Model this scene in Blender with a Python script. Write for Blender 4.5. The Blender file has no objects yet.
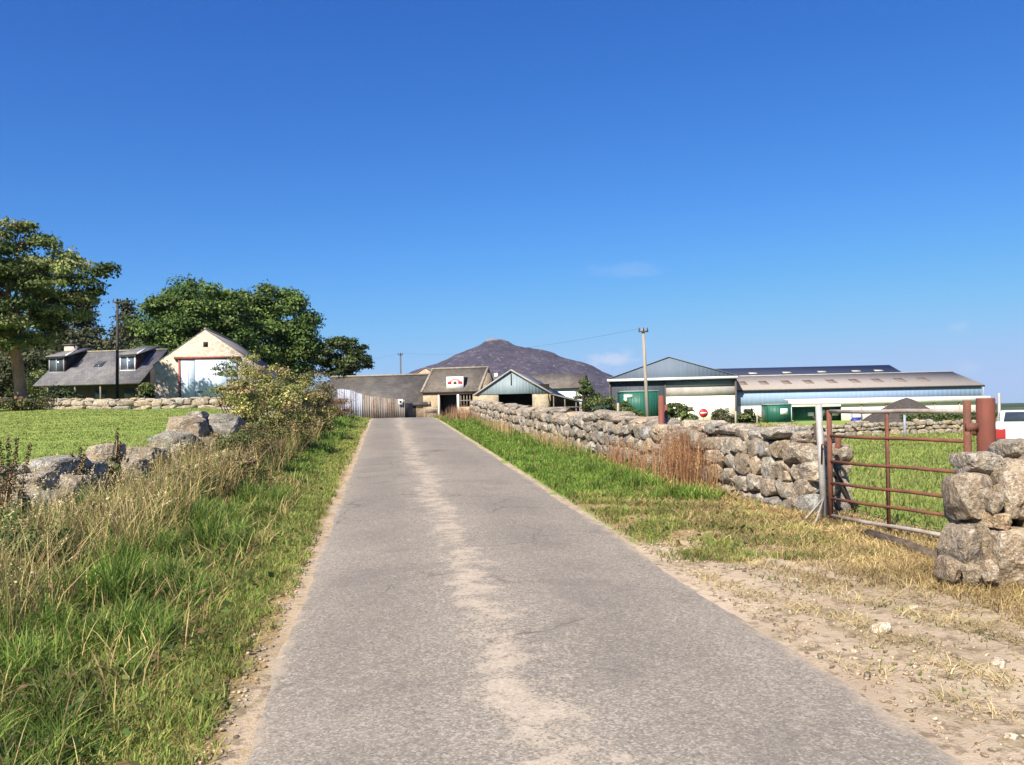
import bpy, bmesh, math, random
import numpy as np
from mathutils import Vector, Matrix

SC = bpy.context.scene
COL = SC.collection
R_ = math.radians
rng = np.random.default_rng(11)
random.seed(5)

# ------------------------------------------------------------------ camera, sky, sun, exposure
EYE = 1.6; F = 870.0; S = 30.0; ROLL = R_(1.1)
cam_d = bpy.data.cameras.new("camera"); cam = bpy.data.objects.new("camera", cam_d); COL.objects.link(cam)
cam_d.sensor_width = 36; cam_d.lens = F / 1024 * 36; cam_d.shift_y = S / 1024
cam_d.clip_start = 0.05; cam_d.clip_end = 20000
cam.matrix_world = Matrix.Translation((0, 0, EYE)) @ Matrix.Rotation(R_(90), 4, 'X') @ Matrix.Rotation(-ROLL, 4, 'Z')
SC.camera = cam

HAZE = 0.55e-4
SUN_EL = R_(44); SUN_AZ = math.atan2(-0.47, -0.88)
w = bpy.data.worlds.new("World"); SC.world = w; w.use_nodes = True
nt = w.node_tree; nt.nodes.clear()
SKY_STRENGTH = 0.082
SKY_POW = (1.43, 1.15, .8); SKY_MUL = (.156, .429, 1.289)      # the phone's vivid rendering of a clear sky
sun_d = bpy.data.lights.new("sun", 'SUN'); sun = bpy.data.objects.new("sun", sun_d); COL.objects.link(sun)
sun_d.energy = 5.0; sun_d.angle = R_(0.53); sun_d.color = (1.0, 0.91, 0.77)
sdir = Vector((math.cos(SUN_EL) * math.sin(SUN_AZ), math.cos(SUN_EL) * math.cos(SUN_AZ), math.sin(SUN_EL)))
sun.rotation_euler = sdir.to_track_quat('Z', 'Y').to_euler(); sun.location = (-20, -20, 40)
SC.view_settings.view_transform = 'Standard'; SC.view_settings.look = 'None'
SC.view_settings.gamma = 1; SC.view_settings.use_curve_mapping = False
SC.view_settings.exposure = 0.95
SC.cycles.max_bounces = 6; SC.cycles.transparent_max_bounces = 8

def W(px, py, Y):
    """world point seen at pixel (px,py) at forward distance Y"""
    x = (px - 512) / F; y = (382.5 + S - py) / F
    c, s = math.cos(ROLL), math.sin(ROLL)
    return Vector(((x * c + y * s) * Y, Y, EYE + (y * c - x * s) * Y))
def WX(px, Y, py=400): return W(px, py, Y).x

class N:
    def __init__(s, tree): s.t = tree
    def n(s, typ, **kw):
        o = s.t.nodes.new(typ)
        ins = kw.pop('ins', {})
        for k, v in kw.items(): setattr(o, k, v)
        for k, v in ins.items():
            sock = o.inputs[k]
            if hasattr(v, 'is_linked') or hasattr(v, 'links'): s.t.links.new(v, sock)
            else: sock.default_value = v
        return o
    def math(s, op, a, b=0.5, c=0.0, clamp=False):
        o = s.n('ShaderNodeMath', operation=op, use_clamp=clamp, ins={0: a, 1: b, 2: c}); return o.outputs[0]
    def ramp(s, fac, a, b):      # smooth 0..1 between a and b
        o = s.n('ShaderNodeMapRange', interpolation_type='SMOOTHSTEP', ins={'Value': fac, 'From Min': a, 'From Max': b}); return o.outputs[0]
    def mix(s, fac, a, b, mode='MIX'):
        o = s.t.nodes.new('ShaderNodeMix'); o.data_type = 'RGBA'; o.blend_type = mode
        for i, v in ((0, fac), (6, a), (7, b)):
            if hasattr(v, 'links'): s.t.links.new(v, o.inputs[i])
            elif i == 0: o.inputs[0].default_value = v
            else: o.inputs[i].default_value = tuple(v) + (1.0,) if len(v) == 3 else v
        return o.outputs[2]
    def noise(s, vec, scale, detail=6, rough=0.6, dist=0.0):
        o = s.n('ShaderNodeTexNoise', ins={'Vector': vec, 'Scale': scale, 'Detail': detail, 'Roughness': rough, 'Distortion': dist}); return o.outputs[0]
    def vscale(s, vec, sc):
        o = s.n('ShaderNodeVectorMath', operation='MULTIPLY', ins={0: vec, 1: sc}); return o.outputs[0]

# --- world shader: physical sky plus four small far wisps of cloud
q = N(nt)
sky = q.n('ShaderNodeTexSky', sky_type='NISHITA', sun_disc=False, sun_elevation=SUN_EL, sun_rotation=SUN_AZ,
          altitude=200, air_density=1.0, dust_density=0.25, ozone_density=2.0)
sp_ = q.n('ShaderNodeSeparateColor', ins={0: sky.outputs[0]})
hs = q.n('ShaderNodeCombineColor', ins={i: q.math('SMOOTH_MIN', q.math('MULTIPLY', q.math('POWER', sp_.outputs[i], SKY_POW[i]), SKY_MUL[i]), (2.9, 3.9, 5.95)[i], (2.0, 2.5, .8)[i]) for i in range(3)})
tc = q.n('ShaderNodeTexCoord').outputs['Generated']
nz = q.noise(q.vscale(tc, (1, 1, 2.2)), 38, 6, 0.65)
tot = None
for (px, py, wx, wz, amt) in ((612, 359, 30, 11, .5), (632, 270, 44, 9, .10), (960, 326, 12, 7, .12), (966, 367, 17, 8, .15)):
    d0 = (W(px, py, 1.0) - Vector((0, 0, EYE))).normalized()
    df = q.n('ShaderNodeVectorMath', operation='SUBTRACT', ins={0: tc, 1: tuple(d0)}).outputs[0]
    df = q.vscale(df, (F / wx, F / wx, F / wz))
    ln = q.n('ShaderNodeVectorMath', operation='LENGTH', ins={0: df}).outputs['Value']
    m = q.math('MULTIPLY', q.ramp(q.math('ADD', ln, q.math('MULTIPLY', q.math('SUBTRACT', nz, 0.5), 2.2)), 1.05, 0.1), amt)
    tot = m if tot is None else q.math('ADD', tot, m, clamp=True)
skc = q.mix(tot, hs.outputs[0], (5.2, 5.3, 6.2))
bg = q.n('ShaderNodeBackground', ins={'Color': skc, 'Strength': SKY_STRENGTH})
out = q.n('ShaderNodeOutputWorld'); nt.links.new(bg.outputs[0], out.inputs[0])

# ------------------------------------------------------------------ mesh helpers
class MB:
    def __init__(s): s.v = []; s.c = []; s.f = []; s.nv = 0
    def add(s, v, faces, col=(1, 1, 1)):
        v = np.asarray(v, dtype=np.float32).reshape(-1, 3); n = len(v)
        c = np.asarray(col, dtype=np.float32)
        if c.ndim == 1: c = np.tile(c[:3], (n, 1))
        for f in (faces if isinstance(faces, list) else [faces]):
            f = np.asarray(f, dtype=np.int32); s.f.append(f + s.nv)
        s.v.append(v); s.c.append(c); s.nv += n
    def box(s, x0, x1, y0, y1, z0, z1, col=(1, 1, 1)):
        v = [(x0, y0, z0), (x1, y0, z0), (x1, y1, z0), (x0, y1, z0), (x0, y0, z1), (x1, y0, z1), (x1, y1, z1), (x0, y1, z1)]
        s.add(v, [[(0, 3, 2, 1), (4, 5, 6, 7), (0, 1, 5, 4), (1, 2, 6, 5), (2, 3, 7, 6), (3, 0, 4, 7)]], col)
    def poly(s, pts, depth, col=(1, 1, 1)):
        """polygon (list of 3-d points, in order) extruded along vector depth: convex or simple star-shaped outlines"""
        p = np.array(pts, dtype=float); d = np.array(depth, dtype=float); n = len(p)
        v = np.vstack([p, p + d])
        s.add(v, [np.array([tuple(range(n))]), np.array([tuple(range(2 * n - 1, n - 1, -1))]),
                  np.array([(i, i + n, (i + 1) % n + n, (i + 1) % n) for i in range(n)])], col)
    def tube(s, pts, rad, n=8, col=(1, 1, 1), cap=True):
        pts = [Vector(p) for p in pts]; m = len(pts)
        if not hasattr(rad, '__len__'): rad = [rad] * m
        v = []; up = Vector((0, 0, 1)); ref = None
        for i, p in enumerate(pts):
            t = (pts[min(i + 1, m - 1)] - pts[max(i - 1, 0)])
            t = t.normalized() if t.length > 1e-9 else up
            if ref is None:
                ref = t.cross(up); ref = Vector((1, 0, 0)) if ref.length < 1e-3 else ref.normalized()
            a = (ref - t * ref.dot(t)).normalized(); b = t.cross(a); ref = a
            for k in range(n):
                an = 2 * math.pi * k / n; v.append(p + (a * math.cos(an) + b * math.sin(an)) * rad[i])
        f = [(i * n + k, i * n + (k + 1) % n, (i + 1) * n + (k + 1) % n, (i + 1) * n + k) for i in range(m - 1) for k in range(n)]
        fs = [np.array(f)]
        if cap: fs += [np.array([tuple(range(n - 1, -1, -1))]), np.array([tuple((m - 1) * n + k for k in range(n))])]
        s.add([tuple(x) for x in v], fs, col)
    def build(s, name, mat, parent=None, smooth=False, loc=None, sharp=None):
        me = bpy.data.meshes.new(name)
        v = np.vstack(s.v); me.vertices.add(len(v)); me.vertices.foreach_set('co', v.ravel())
        li = np.concatenate([f.ravel() for f in s.f]); sz = np.concatenate([np.full(len(f), f.shape[1], np.int32) for f in s.f])
        st = np.concatenate([[0], np.cumsum(sz)[:-1]]).astype(np.int32)
        me.loops.add(len(li)); me.loops.foreach_set('vertex_index', li.astype(np.int32))
        me.polygons.add(len(sz)); me.polygons.foreach_set('loop_start', st); me.polygons.foreach_set('loop_total', sz)
        me.update(calc_edges=True); me.validate()
        a = me.attributes.new('col', 'FLOAT_COLOR', 'POINT')
        c = np.vstack(s.c); a.data.foreach_set('color', np.hstack([c, np.ones((len(c), 1), np.float32)]).ravel())
        if smooth: me.shade_smooth()
        if sharp: me.set_sharp_from_angle(angle=R_(sharp))
        me.materials.append(mat)
        o = bpy.data.objects.new(name, me); COL.objects.link(o)
        if parent is not None: o.parent = parent
        if loc is not None: o.location = loc
        return o

def tag(o, label, cat, group=None, kind=None):
    if label: o['label'] = label
    if cat: o['category'] = cat
    if group: o['group'] = group
    if kind: o['kind'] = kind
    return o
def empty(name, loc, rz, label, cat, group=None):
    o = bpy.data.objects.new(name, None); COL.objects.link(o)
    o.empty_display_size = .2; o.location = loc; o.rotation_euler = (0, 0, rz)
    return tag(o, label, cat, group)
def structure(o): o['kind'] = 'structure'; return o

# ------------------------------------------------------------------ materials
def base_mat(name):
    m = bpy.data.materials.new(name); m.use_nodes = True; m.node_tree.nodes.clear(); return m, N(m.node_tree)
def finish(m, q, col, rough=.85, bump=None, bdist=.02, bstr=.6, metal=0.0, spec=.3, transl=0.0):
    p = q.n('ShaderNodeBsdfPrincipled', ins={'Base Color': col, 'Roughness': rough, 'Metallic': metal, 'Specular IOR Level': spec})
    if bump is not None:
        b = q.n('ShaderNodeBump', ins={'Height': bump, 'Distance': bdist, 'Strength': bstr}); m.node_tree.links.new(b.outputs[0], p.inputs['Normal'])
    sh = p.outputs[0]
    if transl:
        t = q.n('ShaderNodeBsdfTranslucent', ins={'Color': col})
        x = q.n('ShaderNodeMixShader', ins={0: transl}); m.node_tree.links.new(sh, x.inputs[1]); m.node_tree.links.new(t.outputs[0], x.inputs[2]); sh = x.outputs[0]
    o = q.n('ShaderNodeOutputMaterial'); m.node_tree.links.new(sh, o.inputs[0])
    return m
def attr(q, name='col'): return q.n('ShaderNodeAttribute', attribute_name=name).outputs['Color']
def objc(q): return q.n('ShaderNodeTexCoord').outputs['Object']

def plain(name, c1, c2=None, scale=3.0, rough=.8, metal=0.0, bump=.3, bdist=.01, stretch=(1, 1, 1), fine=12, spec=.3):
    """weathered surface: two tones broken up by two scales of noise, tinted by the mesh's own 'col'"""
    m, q = base_mat(name); v = q.vscale(objc(q), stretch)
    c2 = c2 or tuple(x * .7 for x in c1)
    n1 = q.noise(v, scale, 6, .65); n2 = q.noise(v, scale * fine, 4, .6)
    f = q.ramp(q.math('ADD', q.math('MULTIPLY', n1, .7), q.math('MULTIPLY', n2, .3)), .38, .62)
    col = q.mix(1.0, q.mix(f, c1, c2), attr(q), 'MULTIPLY')
    return finish(m, q, col, rough, n2, bdist, bump, metal, spec)

def leafy(name, transl=.3, rough=.6, spec=.25):
    m, q = base_mat(name)
    n = q.noise(objc(q), 1.7, 3, .6)
    col = q.mix(1.0, attr(q), q.mix(q.ramp(n, .3, .7), (.82, .82, .8), (1.12, 1.15, 1.05)), 'MULTIPLY')
    return finish(m, q, col, rough, spec=spec, transl=transl)

def corrugated(name, c1, c2, pitch=.2, rough=.55, metal=0.0, rust=None, axis=0):
    m, q = base_mat(name); v = objc(q)
    st = (1.5, 1.5, .22)
    n1 = q.noise(q.vscale(v, st), 2.2, 6, .7); n2 = q.noise(v, 9, 4, .6)
    col = q.mix(q.ramp(n1, .35, .65), c1, c2)
    if rust: col = q.mix(q.ramp(q.math('ADD', q.math('MULTIPLY', n1, .5), q.math('MULTIPLY', n2, .5)), .5, .62), col, rust)
    col = q.mix(1.0, col, attr(q), 'MULTIPLY')
    sx = q.n('ShaderNodeSeparateXYZ', ins={0: v}).outputs[axis]
    wv = q.math('SINE', q.math('MULTIPLY', sx, 2 * math.pi / pitch), 0)
    return finish(m, q, col, rough, wv, .02, .28, metal)

def slate(name, c1, c2, c3, rows=.25):
    m, q = base_mat(name); v = objc(q)
    b = q.n('ShaderNodeTexBrick', ins={'Vector': q.n('ShaderNodeCombineXYZ', ins={0: q.n('ShaderNodeSeparateXYZ', ins={0: v}).outputs[0], 1: q.math('MULTIPLY', q.n('ShaderNodeSeparateXYZ', ins={0: v}).outputs[2], 1.45)}).outputs[0],
            'Color1': c1 + (1,), 'Color2': c2 + (1,), 'Mortar': tuple(x * .6 for x in c1) + (1,), 'Scale': 1.0, 'Brick Width': .3, 'Row Height': rows, 'Mortar Size': .012})
    n1 = q.noise(v, .8, 6, .7); n2 = q.noise(v, 5, 5, .65)
    col = q.mix(q.math('MULTIPLY', q.ramp(n1, .45, .7), .7), b.outputs[0], c3)
    col = q.mix(q.math('MULTIPLY', q.ramp(n2, .5, .75), .4), col, tuple(x * .55 for x in c1))
    return finish(m, q, col, .75, b.outputs[1], .02, -.5, 0)

def stone_mat(name, c1=(.31, .248, .178), c2=(.22, .175, .128), lich=(.43, .39, .325), dark=(.085, .075, .065), sc=1.0):
    m, q = base_mat(name); v = objc(q)
    n1 = q.noise(v, 2.3 * sc, 6, .7, .4); n2 = q.noise(v, 9 * sc, 6, .7); n3 = q.noise(v, 38 * sc, 4, .7); n4 = q.noise(v, 5 * sc, 5, .75, 1.0)
    col = q.mix(q.ramp(n1, .35, .65), c1, c2)
    col = q.mix(q.math('MULTIPLY', q.ramp(n2, .49, .60), .8), col, lich)
    col = q.mix(q.math('MULTIPLY', q.ramp(n4, .52, .62), .75), col, dark)
    col = q.mix(q.math('MULTIPLY', q.ramp(n3, .52, .66), .6), col, (.13, .11, .09))
    vg = q.n('ShaderNodeTexVoronoi', feature='F1', ins={'Vector': v, 'Scale': 85.0 * sc}); gr = q.n('ShaderNodeSeparateXYZ', ins={0: vg.outputs['Color']}).outputs[0]
    col = q.mix(q.math('MULTIPLY', q.ramp(gr, .6, 1.0), .45), col, (.52, .49, .44)); col = q.mix(q.math('MULTIPLY', q.ramp(gr, .3, .0), .5), col, (.07, .062, .055))
    col = q.mix(1.0, col, attr(q), 'MULTIPLY')
    h = q.math('ADD', q.math('MULTIPLY', n2, .7), q.math('MULTIPLY', n3, .3))
    return finish(m, q, col, .92, h, .05, 1.0, spec=.12)

def rubble_wall(name, c1, c2, mortar, sc=2.6):
    m, q = base_mat(name); v = objc(q)
    vo = q.n('ShaderNodeTexVoronoi', feature='DISTANCE_TO_EDGE', ins={'Vector': q.vscale(v, (1, 1, 1.5)), 'Scale': sc})
    vc = q.n('ShaderNodeTexVoronoi', feature='F1', ins={'Vector': q.vscale(v, (1, 1, 1.5)), 'Scale': sc})
    bw = q.n('ShaderNodeSeparateXYZ', ins={0: vc.outputs['Color']}).outputs[0]
    col = q.mix(bw, c1, c2); e = q.ramp(vo.outputs[0], .02, .09)
    col = q.mix(e, mortar, col)
    n = q.noise(v, 1.3, 6, .7); col = q.mix(q.math('MULTIPLY', q.ramp(n, .5, .75), .5), col, tuple(x * .55 for x in c1))
    col = q.mix(1.0, col, attr(q), 'MULTIPLY')
    return finish(m, q, col, .9, e, .03, .6, spec=.15)

GRASS = leafy('grass_blades', .45); LEAF = leafy('tree_leaves', .22, .55); DRY = leafy('dry_stems', .25, .8, .1)
STONE = stone_mat('granite_fieldstone'); STONE_FAR = stone_mat('granite_fieldstone_far', sc=.7)
CORE = plain('wall_core_earth', (.07, .06, .045), (.045, .038, .03), 3)
BARK = plain('bark', (.20, .15, .11), (.10, .075, .055), 2, .95, bump=.9, bdist=.05, stretch=(1, 1, .35))
RUST = plain('rusty_steel', (.19, .072, .042), (.115, .05, .035), 5, .8, bump=.4)
RUSTPOST = plain('red_oxide_steel', (.20, .062, .042), (.135, .05, .036), 2.2, .75, bump=.3, stretch=(1, 1, .3))
GALV = plain('galvanised_steel', (.42, .41, .40), (.29, .265, .24), 5, .6, .2, bump=.2)
WOODG = plain('weathered_timber', (.22, .185, .15), (.11, .09, .075), 3, .9, stretch=(3, 3, .3), bump=.6)
WOODPALE = plain('pale_pole_timber', (.36, .32, .26), (.25, .22, .18), 2, .9, stretch=(3, 3, .2), bump=.5)
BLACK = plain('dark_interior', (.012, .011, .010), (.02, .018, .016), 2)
WHITE = plain('white_paint', (.80, .80, .79), (.70, .70, .68), 2, .6)
CREAM = plain('cream_render', (.80, .74, .64), (.72, .66, .56), .8, .85, stretch=(1, 1, .6))
CONC = plain('pale_concrete', (.50, .475, .42), (.38, .36, .32), .9, .9, stretch=(1, 1, .6))
GLASS = plain('window_glass', (.05, .065, .085), (.035, .045, .06), 1, .08, spec=.6, bump=0)
SKEW = plain('weathered_skew_stone', (.31, .27, .21), (.20, .18, .145), 2.5, .95)
SLATE = slate('slate_roof', (.115, .112, .122), (.165, .158, .165), (.215, .20, .185))
SLATE2 = slate('brown_slate_roof', (.105, .092, .08), (.15, .13, .11), (.20, .175, .135))
SLATEDK = slate('dark_slate_roof', (.075, .07, .068), (.105, .098, .092), (.15, .135, .115))

# ------------------------------------------------------------------ ground
LA = .1454                                  # the lane leans left of straight ahead
UL, UR = -.71, 2.40                         # lane edges, in u = X + LA*Y
def ss(a, b, x):
    t = np.clip((x - a) / (b - a), 0, 1); return t * t * (3 - 2 * t)
def smin(a, b, k=.06):
    m = np.minimum(a, b); return m - k * np.log(np.exp(-(a - m) / k) + np.exp(-(b - m) / k))
def pn(x, y, sc, seed=0):
    r = np.random.default_rng(seed); o = 0 * (x + y)
    for i in range(7):
        a = r.uniform(0, 6.28); k = r.uniform(.6, 1.9) / sc; o = o + np.sin((x * math.cos(a) + y * math.sin(a)) * k * 6.28 + r.uniform(0, 6.28))
    return o / 3.2
def lane(Y): return smin(.0344 * Y, 1.6 - .0042 * Y, .05)
def ground(X, Y):
    X = np.asarray(X, dtype=float); Y = np.asarray(Y, dtype=float)
    u = X + LA * Y; Yc = np.maximum(Y, -20)
    z = lane(Yc)
    far = 1 - ss(140, 420, Y)
    L = smin(.0405 * Yc, 3.6 + 0 * Yc, .2)
    tl = ss(-4.4, -10 - .05 * np.clip(Yc, 0, 200), u) if False else ss(0, 1, (-4.4 - u) / (5.5 + .06 * np.clip(Yc, 0, 200)))
    bank = .10 * ss(0, 1, (UL - .25 - u) / 1.6)
    Rt = np.minimum(.30 - .26 * ss(9, 45, Yc), .0344 * Yc + .02)
    tr = ss(0, 1, (u - 4.6) / (1.0 + .33 * np.clip(Yc, 3, 120)))
    z = z + bank * far
    z = z * (1 - tl) + L * tl
    z = z * (1 - tr) + Rt * tr
    und = .05 * pn(X, Y, 9, 3) * np.clip(tl + tr, 0, 1) + .012 * pn(X, Y, .9, 4) * ss(0, .5, np.maximum(UL - .1 - u, u - UR - .1))
    return z * far + (1 - far) * (-.3) + und * far
def gz(x, y): return float(ground(x, y))

def spread(lo, hi, near, step, growth, far):
    a = list(np.arange(lo, hi + 1e-6, step)); s = step
    x = a[-1]
    while x < far: s *= growth; x += s; a.append(x)
    s = step; x = a[0]; b = []
    while x > near: s *= growth; x -= s; b.append(x)
    return np.array(sorted(b) + a)
us = spread(-6, 8, -3500, .14, 1.14, 4500)
i0 = np.argmin(abs(us - UL)); us[i0] = UL; i1 = np.argmin(abs(us - UR)); us[i1] = UR
ys = np.concatenate([spread(2.4, 15, -60, .14, 1.25, 15), np.arange(15.4, 60, .45), spread(60.5, 61, 60.4, .5, 1.12, 9000)])
ys = np.array(sorted(set(np.round(ys, 4))))
U, YY = np.meshgrid(us, ys); XX = U - LA * np.clip(YY, -60, 120); ZZ = ground(XX, YY)
nr, nc = U.shape
idx = np.arange(nr * nc).reshape(nr, nc)
faces = np.stack([idx[:-1, :-1], idx[:-1, 1:], idx[1:, 1:], idx[1:, :-1]], -1).reshape(-1, 4)
n05 = pn(XX, YY, .8, 21); n2 = pn(XX, YY, 2.2, 22)
uu = XX + LA * YY
dirt = np.maximum(.56 * ss(UL - .20 - .1 * n05, UL - .05, uu) * (uu < UL + .3), .62 * (1 - ss(UR + .02, UR + .16 + .12 * n05, uu)) * (uu > UR - .3))
entr = ss(10.2, 7.6, YY + .5 * n2) * ss(5.6, 4.2, uu + .35 * n05) * (uu > UR - .2)
dirt = np.maximum(dirt, entr * .95)
dry = ss(13.5, 11.5, YY + n2) * (uu > UR) * ss(6.2, 5.2, uu)
dry = np.maximum(dry, .8 * ss(.55, .2, abs(uu - 4.35 + .03 * (YY - 12))) * (YY > 11) * (YY < 45))
dry = np.maximum(dry, .95 * ss(-1.7, -1.05, uu + .15 * n2) * (uu < UL + .3))
dry = np.maximum(dry, .7 * ss(-2.4, -3.2, uu) * ss(-5.4, -4.6, uu) * (YY < 40))
yard = ss(46, 52, YY) * ss(-9, -6, uu) * ss(16, 12, uu) * (YY < 98)
mb = MB(); mb.add(np.stack([XX, YY, ZZ], -1), faces, np.stack([dirt, dry, yard], -1).reshape(-1, 3))
m, q = base_mat('ground'); v = objc(q); at = q.n('ShaderNodeSeparateXYZ', ins={0: attr(q)})
a0, a1, a2 = at.outputs
nb = q.noise(v, .12, 5, .6); nm = q.noise(v, 1.2, 6, .65); nf = q.noise(v, 9, 6, .7); ng = q.noise(v, 55, 4, .7)
grs = q.mix(q.ramp(nm, .3, .7), (.22, .28, .06), (.29, .32, .09)); grs = q.mix(q.ramp(nb, .35, .65), grs, (.21, .29, .065))
grs = q.mix(q.math('MULTIPLY', q.ramp(nf, .5, .7), .5), grs, (.09, .12, .03))
farf = q.ramp(q.n('ShaderNodeSeparateXYZ', ins={0: v}).outputs[1], 130, 260)
grs = q.mix(farf, grs, q.mix(q.ramp(q.noise(v, .008, 3, .5), .4, .6), (.03, .05, .035), (.07, .09, .04)))
stw = q.mix(q.ramp(nf, .35, .65), (.40, .29, .145), (.24, .17, .085)); stw = q.mix(q.ramp(nm, .5, .75), stw, (.17, .16, .06))
drt = q.mix(q.ramp(nm, .35, .65), (.53, .425, .31), (.41, .32, .225)); drt = q.mix(q.math('MULTIPLY', q.ramp(ng, .55, .7), .6), drt, (.50, .42, .33)); drt = q.mix(q.math('MULTIPLY', q.ramp(nf, .50, .64), .75), drt, (.165, .12, .075)); drt = q.mix(q.math('MULTIPLY', q.ramp(q.noise(v, 2.6, 6, .75, .6), .52, .62), .55), drt, (.20, .17, .085))
yrd = q.mix(q.ramp(nm, .35, .65), (.24, .215, .19), (.17, .155, .14))
ja = q.math('MULTIPLY', q.math('SUBTRACT', nf, .5), .9)
col = q.mix(q.ramp(q.math('ADD', a1, ja), .35, .65), grs, stw)
col = q.mix(q.ramp(q.math('ADD', a0, ja), .38, .62), col, drt)
col = q.mix(q.ramp(a2, .4, .6), col, yrd)
finish(m, q, col, .95, q.math('ADD', nf, q.math('ADD', q.math('MULTIPLY', ng, .6), q.math('MULTIPLY', q.noise(v, 160, 3, .7), .35))), .035, .7, spec=.1)
GROUND = m
structure(mb.build('ground', GROUND, smooth=True))

# lane: one sheet just above the ground, ragged edges, widening into the farmyard
ry = ys[(ys > -25) & (ys < 90)]
nu = 15; mb = MB(); rv = []
for i, y in enumerate(ry):
    wd = max(0, (y - 50)) * .12 - .03
    el = UL - .03 + .02 * math.sin(y * 2.1) + float(.012 * pn(np.array([y]), np.array([0.]), .7, 31)[0]) - wd
    er = UR + .03 + .03 * math.sin(y * 1.3 + 2) + float(.012 * pn(np.array([y]), np.array([3.]), .6, 32)[0]) + wd
    for k in range(nu):
        t = k / (nu - 1); u = el + (er - el) * t; x = u - LA * y
        edge = -.02 if k in (0, nu - 1) else 0
        rv.append((x, y, max(gz(x, y), float(lane(np.array(y)))) + .012 + .025 * (1 - (2 * t - 1) ** 2) + edge))
ix = np.arange(len(rv)).reshape(len(ry), nu)
mb.add(rv, np.stack([ix[:-1, :-1], ix[:-1, 1:], ix[1:, 1:], ix[1:, :-1]], -1).reshape(-1, 4))
m, q = base_mat('worn_asphalt'); v = objc(q)
u = q.n('ShaderNodeVectorMath', operation='DOT_PRODUCT', ins={0: v, 1: (1, LA, 0)}).outputs['Value']
n1 = q.noise(v, .55, 5, .6); n2 = q.noise(v, 4, 6, .7); n3 = q.noise(v, 42, 3, .7)
vo = q.n('ShaderNodeTexVoronoi', feature='F1', ins={'Vector': v, 'Scale': 95.0})
vo2 = q.n('ShaderNodeTexVoronoi', feature='F1', ins={'Vector': v, 'Scale': 42.0})
chip = q.n('ShaderNodeSeparateXYZ', ins={0: vo.outputs['Color']}).outputs[0]; chip2 = q.n('ShaderNodeSeparateXYZ', ins={0: vo2.outputs['Color']}).outputs[1]
asp = q.mix(q.ramp(n1, .3, .7), (.245, .214, .172), (.205, .179, .143))
asp = q.mix(q.math('MULTIPLY', q.ramp(chip, .6, .98), .7), asp, (.40, .36, .31)); asp = q.mix(q.math('MULTIPLY', q.ramp(chip, .35, .02), .6), asp, (.11, .098, .088))
asp = q.mix(q.math('MULTIPLY', q.ramp(chip2, .86, 1.0), .35), asp, (.42, .375, .32)); asp = q.mix(q.math('MULTIPLY', q.ramp(chip2, .14, .0), .25), asp, (.10, .09, .082))
crk = q.n('ShaderNodeTexVoronoi', feature='DISTANCE_TO_EDGE', ins={'Vector': q.n('ShaderNodeVectorMath', operation='ADD', ins={0: v, 1: q.vscale(q.n('ShaderNodeTexNoise', ins={'Vector': v, 'Scale': 1.6, 'Detail': 5.0}).outputs[1], (.9, .9, 0))}).outputs[0], 'Scale': .55})
asp = q.mix(q.math('MULTIPLY', q.math('MULTIPLY', q.ramp(crk.outputs[0], .012, .003), q.ramp(n1, .45, .6)), .55), asp, (.07, .06, .05))
asp = q.mix(q.math('MULTIPLY', q.ramp(q.noise(v, .9, 4, .6, 1.2), .56, .64), .3), asp, (.15, .135, .12))
# tyre tracks smoother and slightly different in tone
def band(c, wd): return q.ramp(q.math('ABSOLUTE', q.math('SUBTRACT', u, c), 0), wd, wd * .3)
asp = q.mix(q.math('MULTIPLY', q.math('MAXIMUM', band(-.15, .55), band(1.55, .6)), q.math('MULTIPLY', q.ramp(n1, .2, .6), .55)), asp, q.mix(.45, asp, (.115, .103, .095)))
cu = q.math('ADD', u, q.math('MULTIPLY', q.math('SUBTRACT', n1, .5), .6))
grit = q.ramp(q.math('ADD', q.ramp(q.math('ABSOLUTE', q.math('SUBTRACT', cu, .66), 0), .50, .0), q.math('ADD', q.math('MULTIPLY', q.math('SUBTRACT', n2, .5), 3.4), q.math('MULTIPLY', q.math('SUBTRACT', n3, .5), 1.8))), .42, 1.25)
sand = q.mix(q.ramp(n3, .35, .65), (.50, .42, .325), (.37, .31, .24))
asp = q.mix(q.math('MULTIPLY', q.math('MULTIPLY', grit, q.ramp(q.math('ADD', q.math('MULTIPLY', chip, .5), q.math('ADD', q.math('MULTIPLY', chip2, .25), q.math('MULTIPLY', grit, .45))), .25, .75)), .8), asp, sand)
ed = q.math('MAXIMUM', q.ramp(u, UL + .26, UL - .06), q.ramp(u, UR - .30, UR + .06))
asp = q.mix(q.math('MULTIPLY', q.ramp(q.math('ADD', ed, q.math('ADD', q.math('MULTIPLY', q.math('SUBTRACT', n2, .5), 1.8), q.math('MULTIPLY', q.math('SUBTRACT', n3, .5), .8))), .42, .85), .95), asp, q.mix(q.ramp(n3, .4, .6), (.40, .33, .25), (.29, .24, .18)))
finish(m, q, asp, .9, chip, .006, .6, spec=.2)
structure(mb.build('road', m, smooth=True))

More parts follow.
